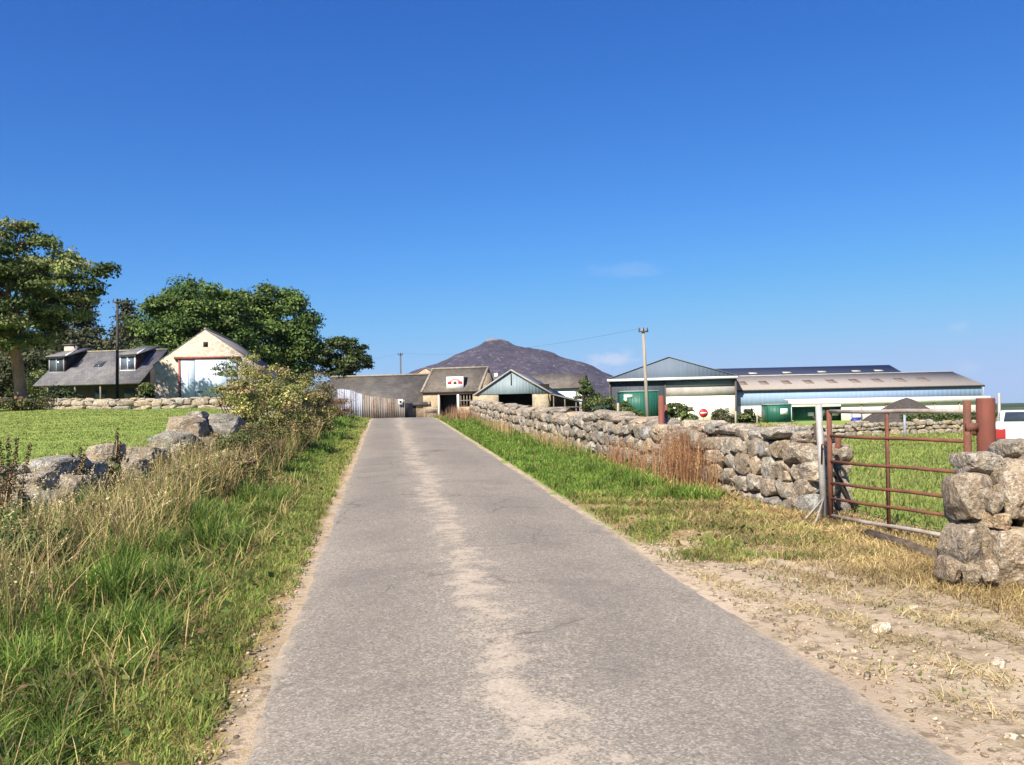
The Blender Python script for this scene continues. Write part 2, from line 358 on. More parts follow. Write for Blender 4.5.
# ------------------------------------------------------------------ the heather hill with its rocky tor
hx = np.linspace(-1100, 1100, 260); hy = np.linspace(1250, 2600, 120); HX, HY = np.meshgrid(hx, hy)
YH = 1800.0
prof = [(-40, 402), (300, 398), (345, 379), (400, 376), (430, 366), (455, 356), (478, 345), (486, 342.8), (497, 342), (512, 344.5), (540, 350), (575, 360), (600, 370), (620, 381), (650, 392), (700, 400), (760, 410), (1000, 410)]
pxs = [W(a, b, YH).x for a, b in prof]; pzs = [W(a, b, YH).z for a, b in prof]
hz = np.interp(HX, pxs, pzs)
for _ in range(2): hz[:, 1:-1] = .25 * hz[:, :-2] + .5 * hz[:, 1:-1] + .25 * hz[:, 2:]
dep = np.where(HY < YH, ss(1300, 1800, HY), ss(2600, 1900, HY))
rough = 4.5 * pn(HX, HY, 120, 41) + 2.6 * pn(HX, HY, 45, 42) + .7 * pn(HX, HY, 16, 43)
Hz = np.maximum(hz, 0) * dep + rough * dep * np.clip(hz / 60, 0, 1) * .6 - 6 * (1 - dep) - 2
tx = W(497, 340, YH).x; tor = np.exp(-(((HX - tx) / 27) ** 6) - (((HY - YH) / 30) ** 4)); Hz += 8.5 * tor + tor * 1.8 * pn(HX, HY, 9, 44)
ih = np.arange(HX.size).reshape(HX.shape)
mb = MB(); mb.add(np.stack([HX, HY, Hz], -1), np.stack([ih[:-1, :-1], ih[:-1, 1:], ih[1:, 1:], ih[1:, :-1]], -1).reshape(-1, 4), np.stack([tor, tor * 0, tor * 0], -1).reshape(-1, 3))
m, q = base_mat('heather'); v = objc(q)
n1 = q.noise(v, .014, 6, .65); n2 = q.noise(v, .06, 6, .75); n3 = q.noise(v, .02, 5, .7, .8)
c = q.mix(q.ramp(n1, .35, .65), (.070, .060, .086), (.047, .044, .060)); c = q.mix(q.math('MULTIPLY', q.ramp(n2, .5, .66), .7), c, (.030, .028, .035))
c = q.mix(q.math('MULTIPLY', q.ramp(n3, .55, .68), .6), c, (.085, .062, .062)); c = q.mix(q.math('MULTIPLY', q.ramp(q.noise(v, .11, 4, .7), .54, .64), .75), c, (.18, .155, .155))
hgt = q.n('ShaderNodeSeparateXYZ', ins={0: v}).outputs[2]
c = q.mix(q.ramp(q.math('ADD', hgt, q.math('MULTIPLY', n1, 30)), 52, 28), c, (.030, .050, .036))
c = q.mix(q.ramp(q.n('ShaderNodeSeparateXYZ', ins={0: attr(q)}).outputs[0], .2, .7), c, (.24, .205, .195))
finish(m, q, c, .95, n2, 4.0, .9, spec=.05)
structure(mb.build('hill', m, smooth=True))

# ------------------------------------------------------------------ generators: stones, grass, leaves, trees
def ico(sub):
    bm = bmesh.new(); bmesh.ops.create_icosphere(bm, subdivisions=sub, radius=1.0)
    v = np.array([p.co[:] for p in bm.verts]); f = np.array([[x.index for x in p.verts] for p in bm.faces]); bm.free(); return v, f
ICO = {k: ico(k) for k in (1, 2, 3, 4)}
def vnoise(p, seed):
    i = np.floor(p).astype(np.int64); f = p - i; f = f * f * (3 - 2 * f); o = np.zeros(len(p))
    for dx in (0, 1):
        for dy in (0, 1):
            for dz in (0, 1):
                h = (i[:, 0] + dx) * 374761393 + (i[:, 1] + dy) * 668265263 + (i[:, 2] + dz) * 2147483647 + seed * 974711
                h = (h ^ (h >> 13)) * 1274126177; h = ((h ^ (h >> 16)) & 0xffff) / 65535.0
                o += h * (f[:, 0] if dx else 1 - f[:, 0]) * (f[:, 1] if dy else 1 - f[:, 1]) * (f[:, 2] if dz else 1 - f[:, 2])
    return o * 2 - 1
def stone(mb, c, size, rz=0.0, sub=2, col=(1, 1, 1), tilt=.12, cuts=10, boxy=.88, r=rng, rough=.032):
    v, f = ICO[sub]; v = v.copy()
    # pull towards a box, chop with random planes, roughen
    m = np.max(abs(v), axis=1, keepdims=True); v = v * (1 - boxy) + (v / m) * boxy * .92
    for _ in range(cuts):
        n = r.normal(size=3); n /= np.linalg.norm(n); ext = np.sum(abs(n)); d = r.uniform(.76, 1.0) * (.60 + .36 * ext)
        e = np.maximum(v @ n - d, 0)[:, None]; v = v - e * n
    sd_ = int(r.integers(0, 99999)); nn = v / (np.linalg.norm(v, axis=1, keepdims=True) + 1e-9); d_ = 0
    for k, a in ((1.6, 2.2), (3.7, 1.4), (8.0, .9), (17, .5))[:sub]:
        d_ = d_ + a * vnoise(v * k + 7.3, sd_ + int(k * 10))
    v = (v + nn * (d_ * rough * 1.35)[:, None])
    for _ in range(cuts // 2):
        n = r.normal(size=3); n /= np.linalg.norm(n); pr = v @ n; d = pr.max() * r.uniform(.82, .96)
        v = v - np.maximum(pr - d, 0)[:, None] * n * .9
    v = v * (np.array(size) / 2)
    ax, ay = r.normal(0, tilt, 2)
    Rm = np.array(Matrix.Rotation(rz, 3, 'Z') @ Matrix.Rotation(ax, 3, 'X') @ Matrix.Rotation(ay, 3, 'Y'))
    mb.add(v @ Rm.T + np.array(c), f, col)
def tint(r=rng, lo=.75, hi=1.25):
    k = r.uniform(lo, hi); wv = r.normal(0, .045); return (k * (1 + wv), k, k * (1 - wv * 1.3))

def blades(mb, P, h, w, bend, col0, col1, az=None, r=rng, straight=1.6):
    n = len(P); az = r.uniform(0, 6.283, n) if az is None else az
    d = np.stack([np.cos(az), np.sin(az), 0 * az], -1); fa = az + 1.57 + r.normal(0, .7, n)
    sd = np.stack([np.cos(fa), np.sin(fa), 0 * az], -1); up = np.array([0, 0, 1.])
    V = []; C = []
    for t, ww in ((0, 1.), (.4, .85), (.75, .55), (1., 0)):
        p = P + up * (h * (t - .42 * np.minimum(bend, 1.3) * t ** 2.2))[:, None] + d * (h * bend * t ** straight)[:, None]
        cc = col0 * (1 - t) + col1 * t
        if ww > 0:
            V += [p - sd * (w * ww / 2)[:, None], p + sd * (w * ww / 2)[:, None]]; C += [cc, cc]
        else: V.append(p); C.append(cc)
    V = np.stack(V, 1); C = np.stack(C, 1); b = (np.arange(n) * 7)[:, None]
    mb.add(V.reshape(-1, 3), [b + np.array([[0, 1, 3, 2]]), b + np.array([[2, 3, 5, 4]]), b + np.array([[4, 5, 6]])], C.reshape(-1, 3))
def pal(n, cols, r=rng, jit=.18, wts=None):
    c = np.array(cols)[r.choice(len(cols), n, p=wts)]; k = r.normal(1, jit, (n, 1)); return np.clip(c * k, .005, 1)
def scatter_u(n, u0, u1, y0, y1, r=rng, pw=1.0):
    y = y0 + (y1 - y0) * r.random(n) ** pw; u = r.uniform(u0, u1, n); return u, y
def onground(u, y):
    x = u - LA * y; return np.stack([x, y, ground(x, y) - .01], -1)

def leaves(mb, P, Nrm, size, col, aspect=.62, r=rng):
    n = len(P); Nrm = Nrm / (np.linalg.norm(Nrm, axis=1, keepdims=True) + 1e-9)
    t = np.cross(Nrm, r.normal(size=(n, 3))); t /= (np.linalg.norm(t, axis=1, keepdims=True) + 1e-9); b = np.cross(Nrm, t)
    s = size[:, None]; k = aspect / 2
    V = np.stack([P - t * s * .5, P + b * s * k - t * s * .05, P + t * s * .5 - Nrm * s * .12, P - b * s * k - t * s * .05], 1)
    mb.add(V.reshape(-1, 3), (np.arange(n) * 4)[:, None] + np.array([[0, 1, 2, 3]]), np.repeat(col, 4, axis=0))
def sph(n, r=rng):
    d = r.normal(size=(n, 3)); return d / np.linalg.norm(d, axis=1, keepdims=True)

def clump_leaves(mb, C, rad, per, size, cols, r, flat=.7, jit=.16, up=.35, clump_jit=.22):
    C = np.asarray(C); n = len(C)
    ci = np.repeat(np.arange(n), per); N_ = len(ci)
    d = sph(N_, r); d[:, 2] = np.where(d[:, 2] < -.35, -d[:, 2] * .6, d[:, 2])
    rr = np.asarray(rad)[ci] * (r.random(N_) ** .45) * 1.08
    # broken, lumpy outline
    lump = 1 + .28 * np.sin(d[:, 0] * 5 + ci) * np.sin(d[:, 1] * 6 + ci * 1.7) + .15 * np.sin(d[:, 2] * 9 + ci * .6)
    P = C[ci] + d * (rr * lump)[:, None] * np.array([1, 1, flat])
    cb = np.array(cols)[r.choice(len(cols), n)] * r.normal(1, clump_jit, (n, 1)).clip(.5, 1.6)
    col = np.clip(cb[ci] * r.normal(1, jit, (N_, 1)), .004, 1)
    leaves(mb, P, d * .8 + r.normal(0, .55, (N_, 3)) + np.array([0, 0, up]), size * r.uniform(.6, 1.35, N_), col, r=r)

def crown_points(n, rad, r, bottom=-.55, shell=.6, cone=False):
    out = []
    while len(out) < n:
        d = r.normal(size=3); d /= np.linalg.norm(d); k = shell + (1 - shell) * r.random() ** .5
        if r.random() < .2: k *= .6
        p = d * k
        if p[2] < bottom: continue
        if cone:
            z = r.random() ** 1.25; a = r.uniform(0, 6.28); q_ = (1 - z) * (.55 + .45 * r.random()); p = np.array([math.cos(a) * q_, math.sin(a) * q_, z * 2 - 1])
        out.append(p * np.array(rad))
    return np.array(out)

def tree(name, label, group, base, top, rad, trunk_r, nclump, per, lsize, crad, cols, seed, cone=False, bottom=-.6, lean=(0, 0), shell=.6, trunk_h=None, barkc=(1, 1, 1), extra=None, cat='tree', flat=.7):
    r = np.random.default_rng(seed); base = Vector(base)
    root = empty(name, base, 0, label, cat, group)
    ch = top - rad[2]                               # crown centre height above base
    cc = np.array([lean[0], lean[1], ch])
    pts = crown_points(nclump, rad, r, bottom, shell, cone) + cc
    if extra is not None: pts = np.vstack([pts, np.array(extra)])
    tb = MB(); th = trunk_h or max(ch - rad[2] * .35, 1.0)
    if cone: th = top * .96
    axis = [Vector((lean[0] * t * t + .12 * trunk_r * math.sin(5 * t + seed), lean[1] * t * t, th * t)) for t in np.linspace(0, 1, 8)]
    tb.tube(axis, [trunk_r * (1.45 - .45 * min(1, i)) * (1 - .055 * i) if not cone else trunk_r * (1.1 - i / 7.2) for i in range(8)], 10, barkc)
    for i in r.choice(len(pts), min(len(pts), 26 if not cone else 14), replace=False):
        e = Vector(pts[i]); t0 = r.uniform(.55, .98) if not cone else min(.95, max(.1, e.z / th)); s = axis[min(7, int(t0 * 7))]
        mid = (s + e) / 2 + Vector((0, 0, .12 * (e - s).length)); rr = trunk_r * r.uniform(.2, .42)
        tb.tube([s, s.lerp(mid, .5) + Vector((0, 0, .1)), mid, e.lerp(mid, .4), e], [rr, rr * .8, rr * .6, rr * .4, rr * .12], 6, barkc, cap=False)
    tb.build('trunk', BARK, root, smooth=True)
    lb = MB(); cr = crad * r.uniform(.65, 1.35, len(pts))
    clump_leaves(lb, pts, cr, per, lsize, cols, r, flat)
    lb.build('crown', LEAF, root)
    return root

def shrub(name, label, group, base, rad, nclump, per, lsize, crad, cols, seed, stems=14, bottom=-.9, cat='shrub', flat=.85, stemc=(.8, .75, .7)):
    r = np.random.default_rng(seed); base = Vector(base)
    root = empty(name, base, 0, label, cat, group)
    pts = crown_points(nclump, rad, r, bottom, .45) + np.array([0, 0, rad[2] * .85]); pts[:, 2] = np.maximum(pts[:, 2], crad * .4)
    sb = MB()
    for i in r.choice(len(pts), min(stems, len(pts)), replace=False):
        e = Vector(pts[i]) * 1.08; b = Vector((e.x * .25, e.y * .25, -.05)); mid = b.lerp(e, .5) + Vector((e.x * .08, 0, .1))
        rr = .012 * rad[2] + .006
        sb.tube([b, mid, e], [rr, rr * .7, rr * .25], 5, stemc, cap=False)
    sb.build('stems', BARK, root)
    lb = MB(); clump_leaves(lb, pts, crad * r.uniform(.6, 1.35, len(pts)), per, lsize, cols, r, flat, jit=.25)
    lb.build('foliage', LEAF, root)
    return root

# ------------------------------------------------------------------ trees
D1, D2, D3 = (.058, .102, .022), (.092, .146, .034), (.138, .195, .05)
def tb_(px, Y): x = WX(px, Y); return (x, Y, gz(x, Y) - .1)
b = tb_(22, 58)
tree('sycamore_tree', 'tall broadleaf tree with lit clumps painted into its leaves and bare pinkish trunk rising behind the hedge at far left', None, b, W(30, 212, 58).z - b[2], (5.4, 5.4, 5.3), .42, 190, 360, .24, .95,
     [(.06, .085, .022), (.15, .18, .055), (.25, .265, .11), (.045, .068, .02), (.095, .125, .036)], 3, lean=(-1.3, 0), bottom=-.8, shell=.5, trunk_h=8.0, barkc=(1.9, 1.45, 1.25),  # pale and dark clump tones put lit clusters and gaps into leaf colour
     extra=[(4.6, 0, 8.3), (5.3, -.3, 9.0), (3.9, .5, 7.4), (4.9, .4, 7.9), (5.9, 0, 9.4)], flat=.55)
b = tb_(200, 88)
tree('broadleaf_tree', 'broad rounded dark green tree directly behind the cream gabled garage', 'trees behind the garage', b, W(200, 286, 88).z - b[2], (5.7, 5.5, 5.9), .5, 220, 330, .31, 1.25, [D1, D2, D3], 7, bottom=-.95, flat=.85)
b = tb_(268, 96)
tree('broadleaf_tree', 'domed dark green tree right of the garage roof, crown merging with its left neighbour', 'trees behind the garage', b, W(262, 287, 96).z - b[2], (5.5, 5.4, 6.4), .5, 230, 330, .33, 1.3, [D1, D2, D3], 8, bottom=-.97, flat=.85)
b = tb_(345, 96)
tree('broadleaf_tree', 'small compact dark tree with pointed twigs standing above the low slate barn', 'trees behind the garage', b, W(346, 337, 96).z - b[2], (2.8, 2.7, 2.7), .22, 75, 260, .27, .8, [(.05, .075, .022), (.09, .115, .04)], 9, bottom=-.9)
WD = [(-18, 296, 112, 5, 0, 'dark spruce partly outside the frame beyond the tall broadleaf tree'), (14, 318, 104, 4.2, 0, 'dim rounded tree in the wood behind the bare pinkish trunk'),
      (52, 312, 110, 4.6, 0, 'grey-green tree in the wood above the cottage chimney'), (85, 293, 116, 3.6, 1, 'tallest dark conifer of the wood, poking up left of the dark pole'),
      (102, 330, 106, 4.2, 0, 'low olive tree in the wood above the middle of the cottage roof'), (128, 303, 118, 3.2, 1, 'narrow brownish conifer between the dark pole and the rounded tree'),
      (146, 322, 112, 4.0, 0, 'dull green tree tucked against the left side of the rounded tree'), (-4, 338, 97, 4.6, 0, 'low dark tree at the left frame edge behind the hedge'), (38, 346, 96, 4.2, 0, 'squat dark tree filling the gap right of the bare pinkish trunk'), (112, 338, 99, 3.6, 0, 'dusky tree directly behind the dark pole'),
      (70, 335, 100, 3.6, 0, 'short bushy dark tree just over the cottage ridge')]
for i, (px, ty, Y, rw, cone, lab) in enumerate(WD):
    b = tb_(px, Y); H = W(px, ty, Y).z - b[2]
    tree('conifer_tree' if cone else 'wood_tree', lab, 'trees of the wood behind the cottage', b, H, (rw, rw * .9, H * .5), .3, 42, 190, .42, 1.45,
         [(.045, .058, .024), (.065, .075, .032), (.08, .08, .04)], 50 + i, cone=bool(cone), bottom=-.95)

# ------------------------------------------------------------------ buildings (front left corner A, front right corner B; local x along the front, y away, z up)
def site(name, pa, ya, pb, yb, z, label, cat, group=None):
    A = Vector((WX(pa, ya), ya, 0)); B = Vector((WX(pb, yb), yb, 0)); d = B - A
    return empty(name, (A.x, A.y, z), math.atan2(d.y, d.x), label, cat, group), d.length
def roof_slab(mb, p0, p1, p2, p3, t=.12, col=(1, 1, 1)):
    n = (Vector(p1) - Vector(p0)).cross(Vector(p3) - Vector(p0)).normalized() * t
    mb.poly([p0, p1, p2, p3], tuple(n if n.z > 0 else -n), col)

# garage
z0 = 2.6
g, wd = site('stone_garage', 155, 65, 257, 66, z0, 'cream rubble-walled gabled garage with wide pale blue sliding doors', 'garage')
ev, ap, ln = W(155, 365, 65).z - z0, W(206, 330, 65.5).z - z0, 12.5
GAR = rubble_wall('cream_rubble', (.52, .44, .34), (.36, .295, .22), (.60, .52, .43), 2.8)
mb = MB(); mb.poly([(0, 0, -1), (wd, 0, -1), (wd, 0, ev), (wd / 2, 0, ap), (0, 0, ev)], (0, ln, 0)); mb.build('wall', GAR, g)
mb = MB()
for s in (0, 1):
    e = (wd + .10) if s else -.10; ez = ev - .10 * (ap - ev) / (wd / 2)
    roof_slab(mb, (e, .03, ez + .02), (wd / 2, .03, ap + .02), (wd / 2, ln + .12, ap + .02), (e, ln + .12, ez + .02), .07)
rf = mb.build('roof', SLATE, g)
mb = MB(); mb.tube([(wd / 2, .03, ap + .10), (wd / 2, ln + .14, ap + .15)], .09, 8); mb.build('ridge_tiles', SKEW, rf)
dx = lambda px: (px - 155) / 102 * wd
dt = W(200, 359, 65).z - z0
DOORB = plain('pale_blue_paint', (.52, .60, .71), (.45, .53, .64), 1.2, .6, stretch=(1, 1, .3))
mb = MB(); mb.box(dx(181.5), dx(195), -.10, -.03, .05, dt); mb.box(dx(188), dx(189), -.115, -.1, .1, dt - .1, (.9, .9, .9)); mb.build('door', DOORB, g)
mb = MB(); mb.box(dx(195.6), dx(237), -.14, -.06, .05, dt)
for k in range(1, 6): mb.box(dx(195.6 + 41 * k / 6) - .012, dx(195.6 + 41 * k / 6) + .012, -.146, -.14, .1, dt - .05, (.8, .82, .85))
dr = mb.build('door', DOORB, g); mb = MB(); mb.box(dx(197.5), dx(203), -.165, -.14, .95, 1.03); mb.build('handle', RUST, dr)
REDP = plain('dull_red_paint', (.26, .075, .06), (.17, .055, .045), 2, .7)
mb = MB(); mb.box(dx(175), dx(241), -.2, 0, dt + .02, dt + .2); mb.box(dx(179), dx(181), -.13, 0, 0, dt); mb.build('door_frame', REDP, g)
mb = MB(); mb.box(dx(204), dx(208.5), -.03, .02, ap - 1.25, ap - .9); mb.build('vent', BLACK, g)

# cottage
z0 = 2.95
c, wd = site('slate_cottage', 47, 76, 147, 75, z0, 'low cottage under a grey slate roof with two dormers', 'cottage')
dp = 6.6; ov = 1.5; te = W(100, 386, 74.5).z - z0; rg = W(100, 353, 78.3).z - z0; ev = te + ov * (rg - te) / (dp / 2 + ov)
HARL = plain('grey_harling', (.30, .28, .25), (.20, .19, .17), 1.2, .95)
mb = MB(); mb.poly([(0, 0, -1), (0, 0, ev), (0, dp / 2, rg), (0, dp, ev), (0, dp, -1)], (wd, 0, 0)); mb.build('wall', plain('shade_dark_wall', (.07, .062, .054), (.045, .04, .036), 1.5), c)  # near-black wall tone stands in for the shade under the deep eaves
mb = MB(); k = (rg - ev) / (dp / 2)
roof_slab(mb, (-.2, -ov, ev - ov * k + .05), (wd + .2, -ov, ev - ov * k + .05), (wd + .2, dp / 2, rg + .05), (-.2, dp / 2, rg + .05))
roof_slab(mb, (-.2, dp + .2, ev - .2 * k + .05), (wd + .2, dp + .2, ev - .2 * k + .05), (wd + .2, dp / 2, rg + .05), (-.2, dp / 2, rg + .05))
rf = mb.build('roof', SLATE, c)
mb = MB(); mb.box(-.2, wd + .2, dp / 2 - .12, dp / 2 + .12, rg + .12, rg + .27); mb.build('ridge_tiles', SKEW, rf)
mb = MB(); mb.box(-.15, .75, dp / 2 - .5, dp / 2 + .4, rg - 1.2, rg + .75); ch = mb.build('chimney', GAR, c); mb = MB(); mb.box(-.22, .82, dp / 2 - .57, dp / 2 + .47, rg + .755, rg + .9); mb.tube([(.3, dp / 2 - .05, rg + .9), (.3, dp / 2 - .05, rg + 1.3)], .14, 8); mb.build('chimney_pot', plain('soot_clay', (.10, .08, .07)), ch)
def local_x(px, pa, pb): return (px - pa) / (pb - pa) * wd
for (p0, p1, red) in ((47.5, 63, 0), (119, 134.5, 1)):
    x0, x1 = local_x(p0, 47, 147), local_x(p1, 47, 147); yf = .35; zb = ev + yf * k + .1; zt = zb + 1.45; yb = (zt - ev) / k + .1
    mb = MB(); mb.poly([(x0, yf, zb), (x0, yf, zt), (x0, yb, zt)], (x1 - x0, 0, 0)); d = mb.build('dormer', plain('dormer_cheek', (.06, .045, .04)) if not red else plain('dormer_cheek_red', (.12, .05, .04)), c)
    mb = MB(); roof_slab(mb, (x0 - .15, yf - .3, zt - .1), (x1 + .3, yf - .3, zt - .1), (x1 + .3, yb + 1.4, zt + .9), (x0 - .15, yb + 1.4, zt + .9), .1); mb.build('dormer_roof', SLATE, d)
    mb = MB(); fx = .1
    mb.box(x0, x1, yf - .1, yf, zb - .05, zb + .08); mb.box(x0, x1, yf - .08, yf, zt - .18, zt - .1)
    for q_ in (0, .5, 1): xx = x0 + (x1 - x0 - fx) * q_; mb.box(xx, xx + fx, yf - .08, yf, zb + .08, zt - .18)
    wf = mb.build('window', WHITE if red else plain('grey_window_paint', (.35, .34, .33)), d)
    mb = MB(); mb.box(x0 + .08, x1 - .08, yf - .04, yf - .01, zb + .08, zt - .18, (2.5, 2.5, 2.6) if red else (1.6, 1.6, 1.6)); mb.build('pane', GLASS, wf)
    mb = MB(); mb.poly([(x1 + .32, yf - .34, zt - .03), (x1 + .42, yf - .34, zt - .03), (x1 + .42, yf + 1.0, zt + .45), (x1 + .32, yf + 1.0, zt + .45)], (0, 0, .12)); mb.build('flashing', WHITE, d)
sx = local_x(88, 47, 147); yy0, yy1 = .9, 1.7
mb = MB(); roof_slab(mb, (sx, yy0, ev + yy0 * k + .16), (sx + .8, yy0, ev + yy0 * k + .16), (sx + .8, yy1, ev + yy1 * k + .16), (sx, yy1, ev + yy1 * k + .16), .06); mb.build('skylight', GLASS, c)
for px in (58, 85, 110, 148): mb = MB(); mb.box(local_x(px, 47, 147) - .06, local_x(px, 47, 147) + .06, -1.4, -1.28, -.8, ev - 1.4 * k); mb.build('porch_post', WOODG, c)
for px in (66, 96, 125): xx = local_x(px, 47, 147); mb = MB(); mb.box(xx, xx + .9, -.04, .0, .35, 1.3); mb.build('window', GLASS, c)

# low slate barn
z0 = gz(WX(380, 90), 90)
bn, wd = site('slate_barn', 322, 91, 428, 89, z0, 'long low barn with a plain dark slate roof left of the signed barn', 'barn')
ev = W(380, 404, 90).z - z0; rg = W(400, 377, 93).z - z0; dp = 6.4; k = (rg - ev) / (dp / 2)
RUB = rubble_wall('tan_rubble', (.40, .31, .20), (.28, .215, .14), (.45, .37, .26), 2.6)
mb = MB(); mb.poly([(0, 0, -.5), (0, 0, ev), (0, dp / 2, rg), (0, dp, ev), (0, dp, -.5)], (wd, 0, 0)); mb.build('wall', RUB, bn)
mb = MB()
roof_slab(mb, (-.2, -.3, ev - .3 * k + .04), (wd + .1, -.3, ev - .3 * k + .04), (wd + .1, dp / 2, rg + .04), (-.2, dp / 2, rg + .04))
roof_slab(mb, (-.2, dp + .3, ev - .3 * k + .04), (wd + .1, dp + .3, ev - .3 * k + .04), (wd + .1, dp / 2, rg + .04), (-.2, dp / 2, rg + .04))
rf = mb.build('roof', SLATEDK, bn)
mb = MB(); mb.box(-.2, wd + .1, dp / 2 - .14, dp / 2 + .14, rg + .12, rg + .30); mb.build('ridge_tiles', SKEW, rf)
mb = MB(); roof_slab(mb, (wd + .1, -.33, ev - .3 * k + .06), (wd + .3, -.33, ev - .3 * k + .06), (wd + .3, dp / 2, rg + .06), (wd + .1, dp / 2, rg + .06), .2); mb.build('skew_stone', SKEW, bn)
lx = lambda px: (px - 322) / 106 * wd
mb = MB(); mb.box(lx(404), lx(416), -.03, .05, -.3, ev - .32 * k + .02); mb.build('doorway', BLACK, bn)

# signed barn
z0 = gz(WX(450, 88), 88) - .05
sb_, wd = site('stone_barn', 423, 89, 480, 87.5, z0, 'tan stone barn with a white picture board on its roof and a wide dark opening', 'barn')
ev = W(450, 391, 88).z - z0; rg = W(450, 370, 91).z - z0; dp = 6.4; k = (rg - ev) / (dp / 2)
lx = lambda px: (px - 423) / 57 * wd
zz = lambda py, px=450: W(px, py, 88).z - z0
o0, o1 = lx(439.5), lx(473); ot = zz(394.5)
mb = MB()
mb.box(0, o0, 0, .5, -.5, ev); mb.box(o1, wd, 0, .5, -.5, ev); mb.box(o0, o1, 0, .5, ot + .12, ev); mb.box(lx(459.5), o1, .02, .5, -.5, zz(407))
mb.poly([(0, .5, -.5), (0, .5, ev), (0, dp / 2, rg), (0, dp, ev), (0, dp, -.5)], (.4, 0, 0)); mb.poly([(wd - .4, .5, -.5), (wd - .4, .5, ev), (wd - .4, dp / 2, rg), (wd - .4, dp, ev), (wd - .4, dp, -.5)], (.4, 0, 0))
mb.box(.4, wd - .4, dp - .4, dp, -.5, ev); mb.build('wall', RUB, sb_)
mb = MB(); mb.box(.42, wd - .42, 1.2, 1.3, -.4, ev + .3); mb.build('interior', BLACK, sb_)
mb = MB()
roof_slab(mb, (-.1, -.25, ev - .25 * k + .04), (wd + .1, -.25, ev - .25 * k + .04), (wd + .1, dp / 2, rg + .04), (-.1, dp / 2, rg + .04))
roof_slab(mb, (-.1, dp + .25, ev - .25 * k + .04), (wd + .1, dp + .25, ev - .25 * k + .04), (wd + .1, dp / 2, rg + .04), (-.1, dp / 2, rg + .04))
rf = mb.build('roof', SLATE2, sb_); mb = MB(); mb.box(-.1, wd + .1, dp / 2 - .14, dp / 2 + .14, rg + .12, rg + .3); mb.build('ridge_tiles', SKEW, rf)
for xx in (-.12, wd - .1):
    mb = MB(); roof_slab(mb, (xx, -.28, ev - .25 * k + .06), (xx + .22, -.28, ev - .25 * k + .06), (xx + .22, dp / 2, rg + .06), (xx, dp / 2, rg + .06), .2); mb.build('skew_stone', SKEW, sb_)
PINKW = plain('faded_pink_paint', (.45, .28, .22), (.36, .22, .18), 3)
mb = MB(); mb.box(o0, o1, -.05, .1, ot, ot + .12); mb.build('lintel', PINKW, sb_)
mb = MB(); mb.box(lx(457.3), lx(459.3), -.04, .14, -.3, ot); mb.build('door_post', WHITE, sb_); mb = MB(); mb.box(o0 - .12, o0, -.04, .1, -.3, ot); mb.build('door_post', WHITE, sb_)
mb = MB()
for i in range(5): xx = lx(460.5 + i * 3); mb.box(xx, xx + .06, .1, .16, zz(407), ot)
mb.box(lx(460), o1, .08, .18, zz(401), zz(401) + .06); mb.build('window_bars', WOODPALE, sb_)
# board on the roof: its box frame is part of the barn
x0, x1 = lx(447), lx(463.5); zb, zt = zz(390.5), zz(377); yf = .15
mb = MB(); mb.poly([(x0, yf, zb), (x0, yf, zt), (x0, yf + 1.5, zt)], (x1 - x0, 0, 0)); bd = mb.build('board_housing', plain('shade_dark_housing', (.03, .028, .028)), sb_)  # near-black housing carries the shade of its right side in its colour
mb = MB(); mb.box(x0 - .03, x1 + .02, yf - .08, yf - .01, zb, zt + .04); pb = mb.build('picture_board', WHITE, bd)
REDM = plain('red_print', (.55, .06, .05), (.45, .05, .05), 5); mb = MB(); cx, cz = (x0 + x1) / 2, (zb + zt) / 2 + .1
for i in range(11):
    a0, a1 = math.pi * (1 - i / 11), math.pi * (1 - (i + .72) / 11); r0, r1 = .28, .46
    mb.poly([(cx + 1.3 * r0 * math.cos(a0), yf - .085, cz + r0 * math.sin(a0)), (cx + 1.3 * r1 * math.cos(a0), yf - .085, cz + r1 * math.sin(a0)), (cx + 1.3 * r1 * math.cos(a1), yf - .085, cz + r1 * math.sin(a1)), (cx + 1.3 * r0 * math.cos(a1), yf - .085, cz + r0 * math.sin(a1))], (0, -.008, 0))
mb.box(x0 + .1, cx - .35, yf - .093, yf - .085, cz - .12, cz + .14); mb.box(cx + .35, x1 - .1, yf - .093, yf - .085, cz - .12, cz + .14); mb.build('red_lettering', REDM, pb)
mb = MB(); mb.box(cx - .16, cx + .18, yf - .093, yf - .085, cz - .15, cz + .15); mb.build('dark_figure', plain('brown_print', (.12, .07, .05)), pb)
mb = MB()
for i in range(9): mb.box(x0 + .25 + i * .13, x0 + .34 + i * .13, yf - .093, yf - .085, zb + .16, zb + .27)
mb.build('small_lettering', plain('olive_print', (.32, .30, .16)), pb)

# bench by the barn wall
b0 = W(424.5, 416, 86.5); bz = gz(b0.x, b0.y); bt = empty('bench', (b0.x, b0.y, bz), 0, 'small low wooden bench against the stone barn wall', 'bench')
mb = MB(); mb.box(0, 1.25, 0, .4, .40, .46); mb.build('seat', WOODG, bt); mb = MB(); mb.box(0, 1.25, .42, .46, .5, .85); mb.build('backrest', WOODG, bt)
for xx in (.08, 1.1): mb = MB(); mb.box(xx, xx + .07, .03, .44, 0, .40); mb.build('leg', WOODG, bt)

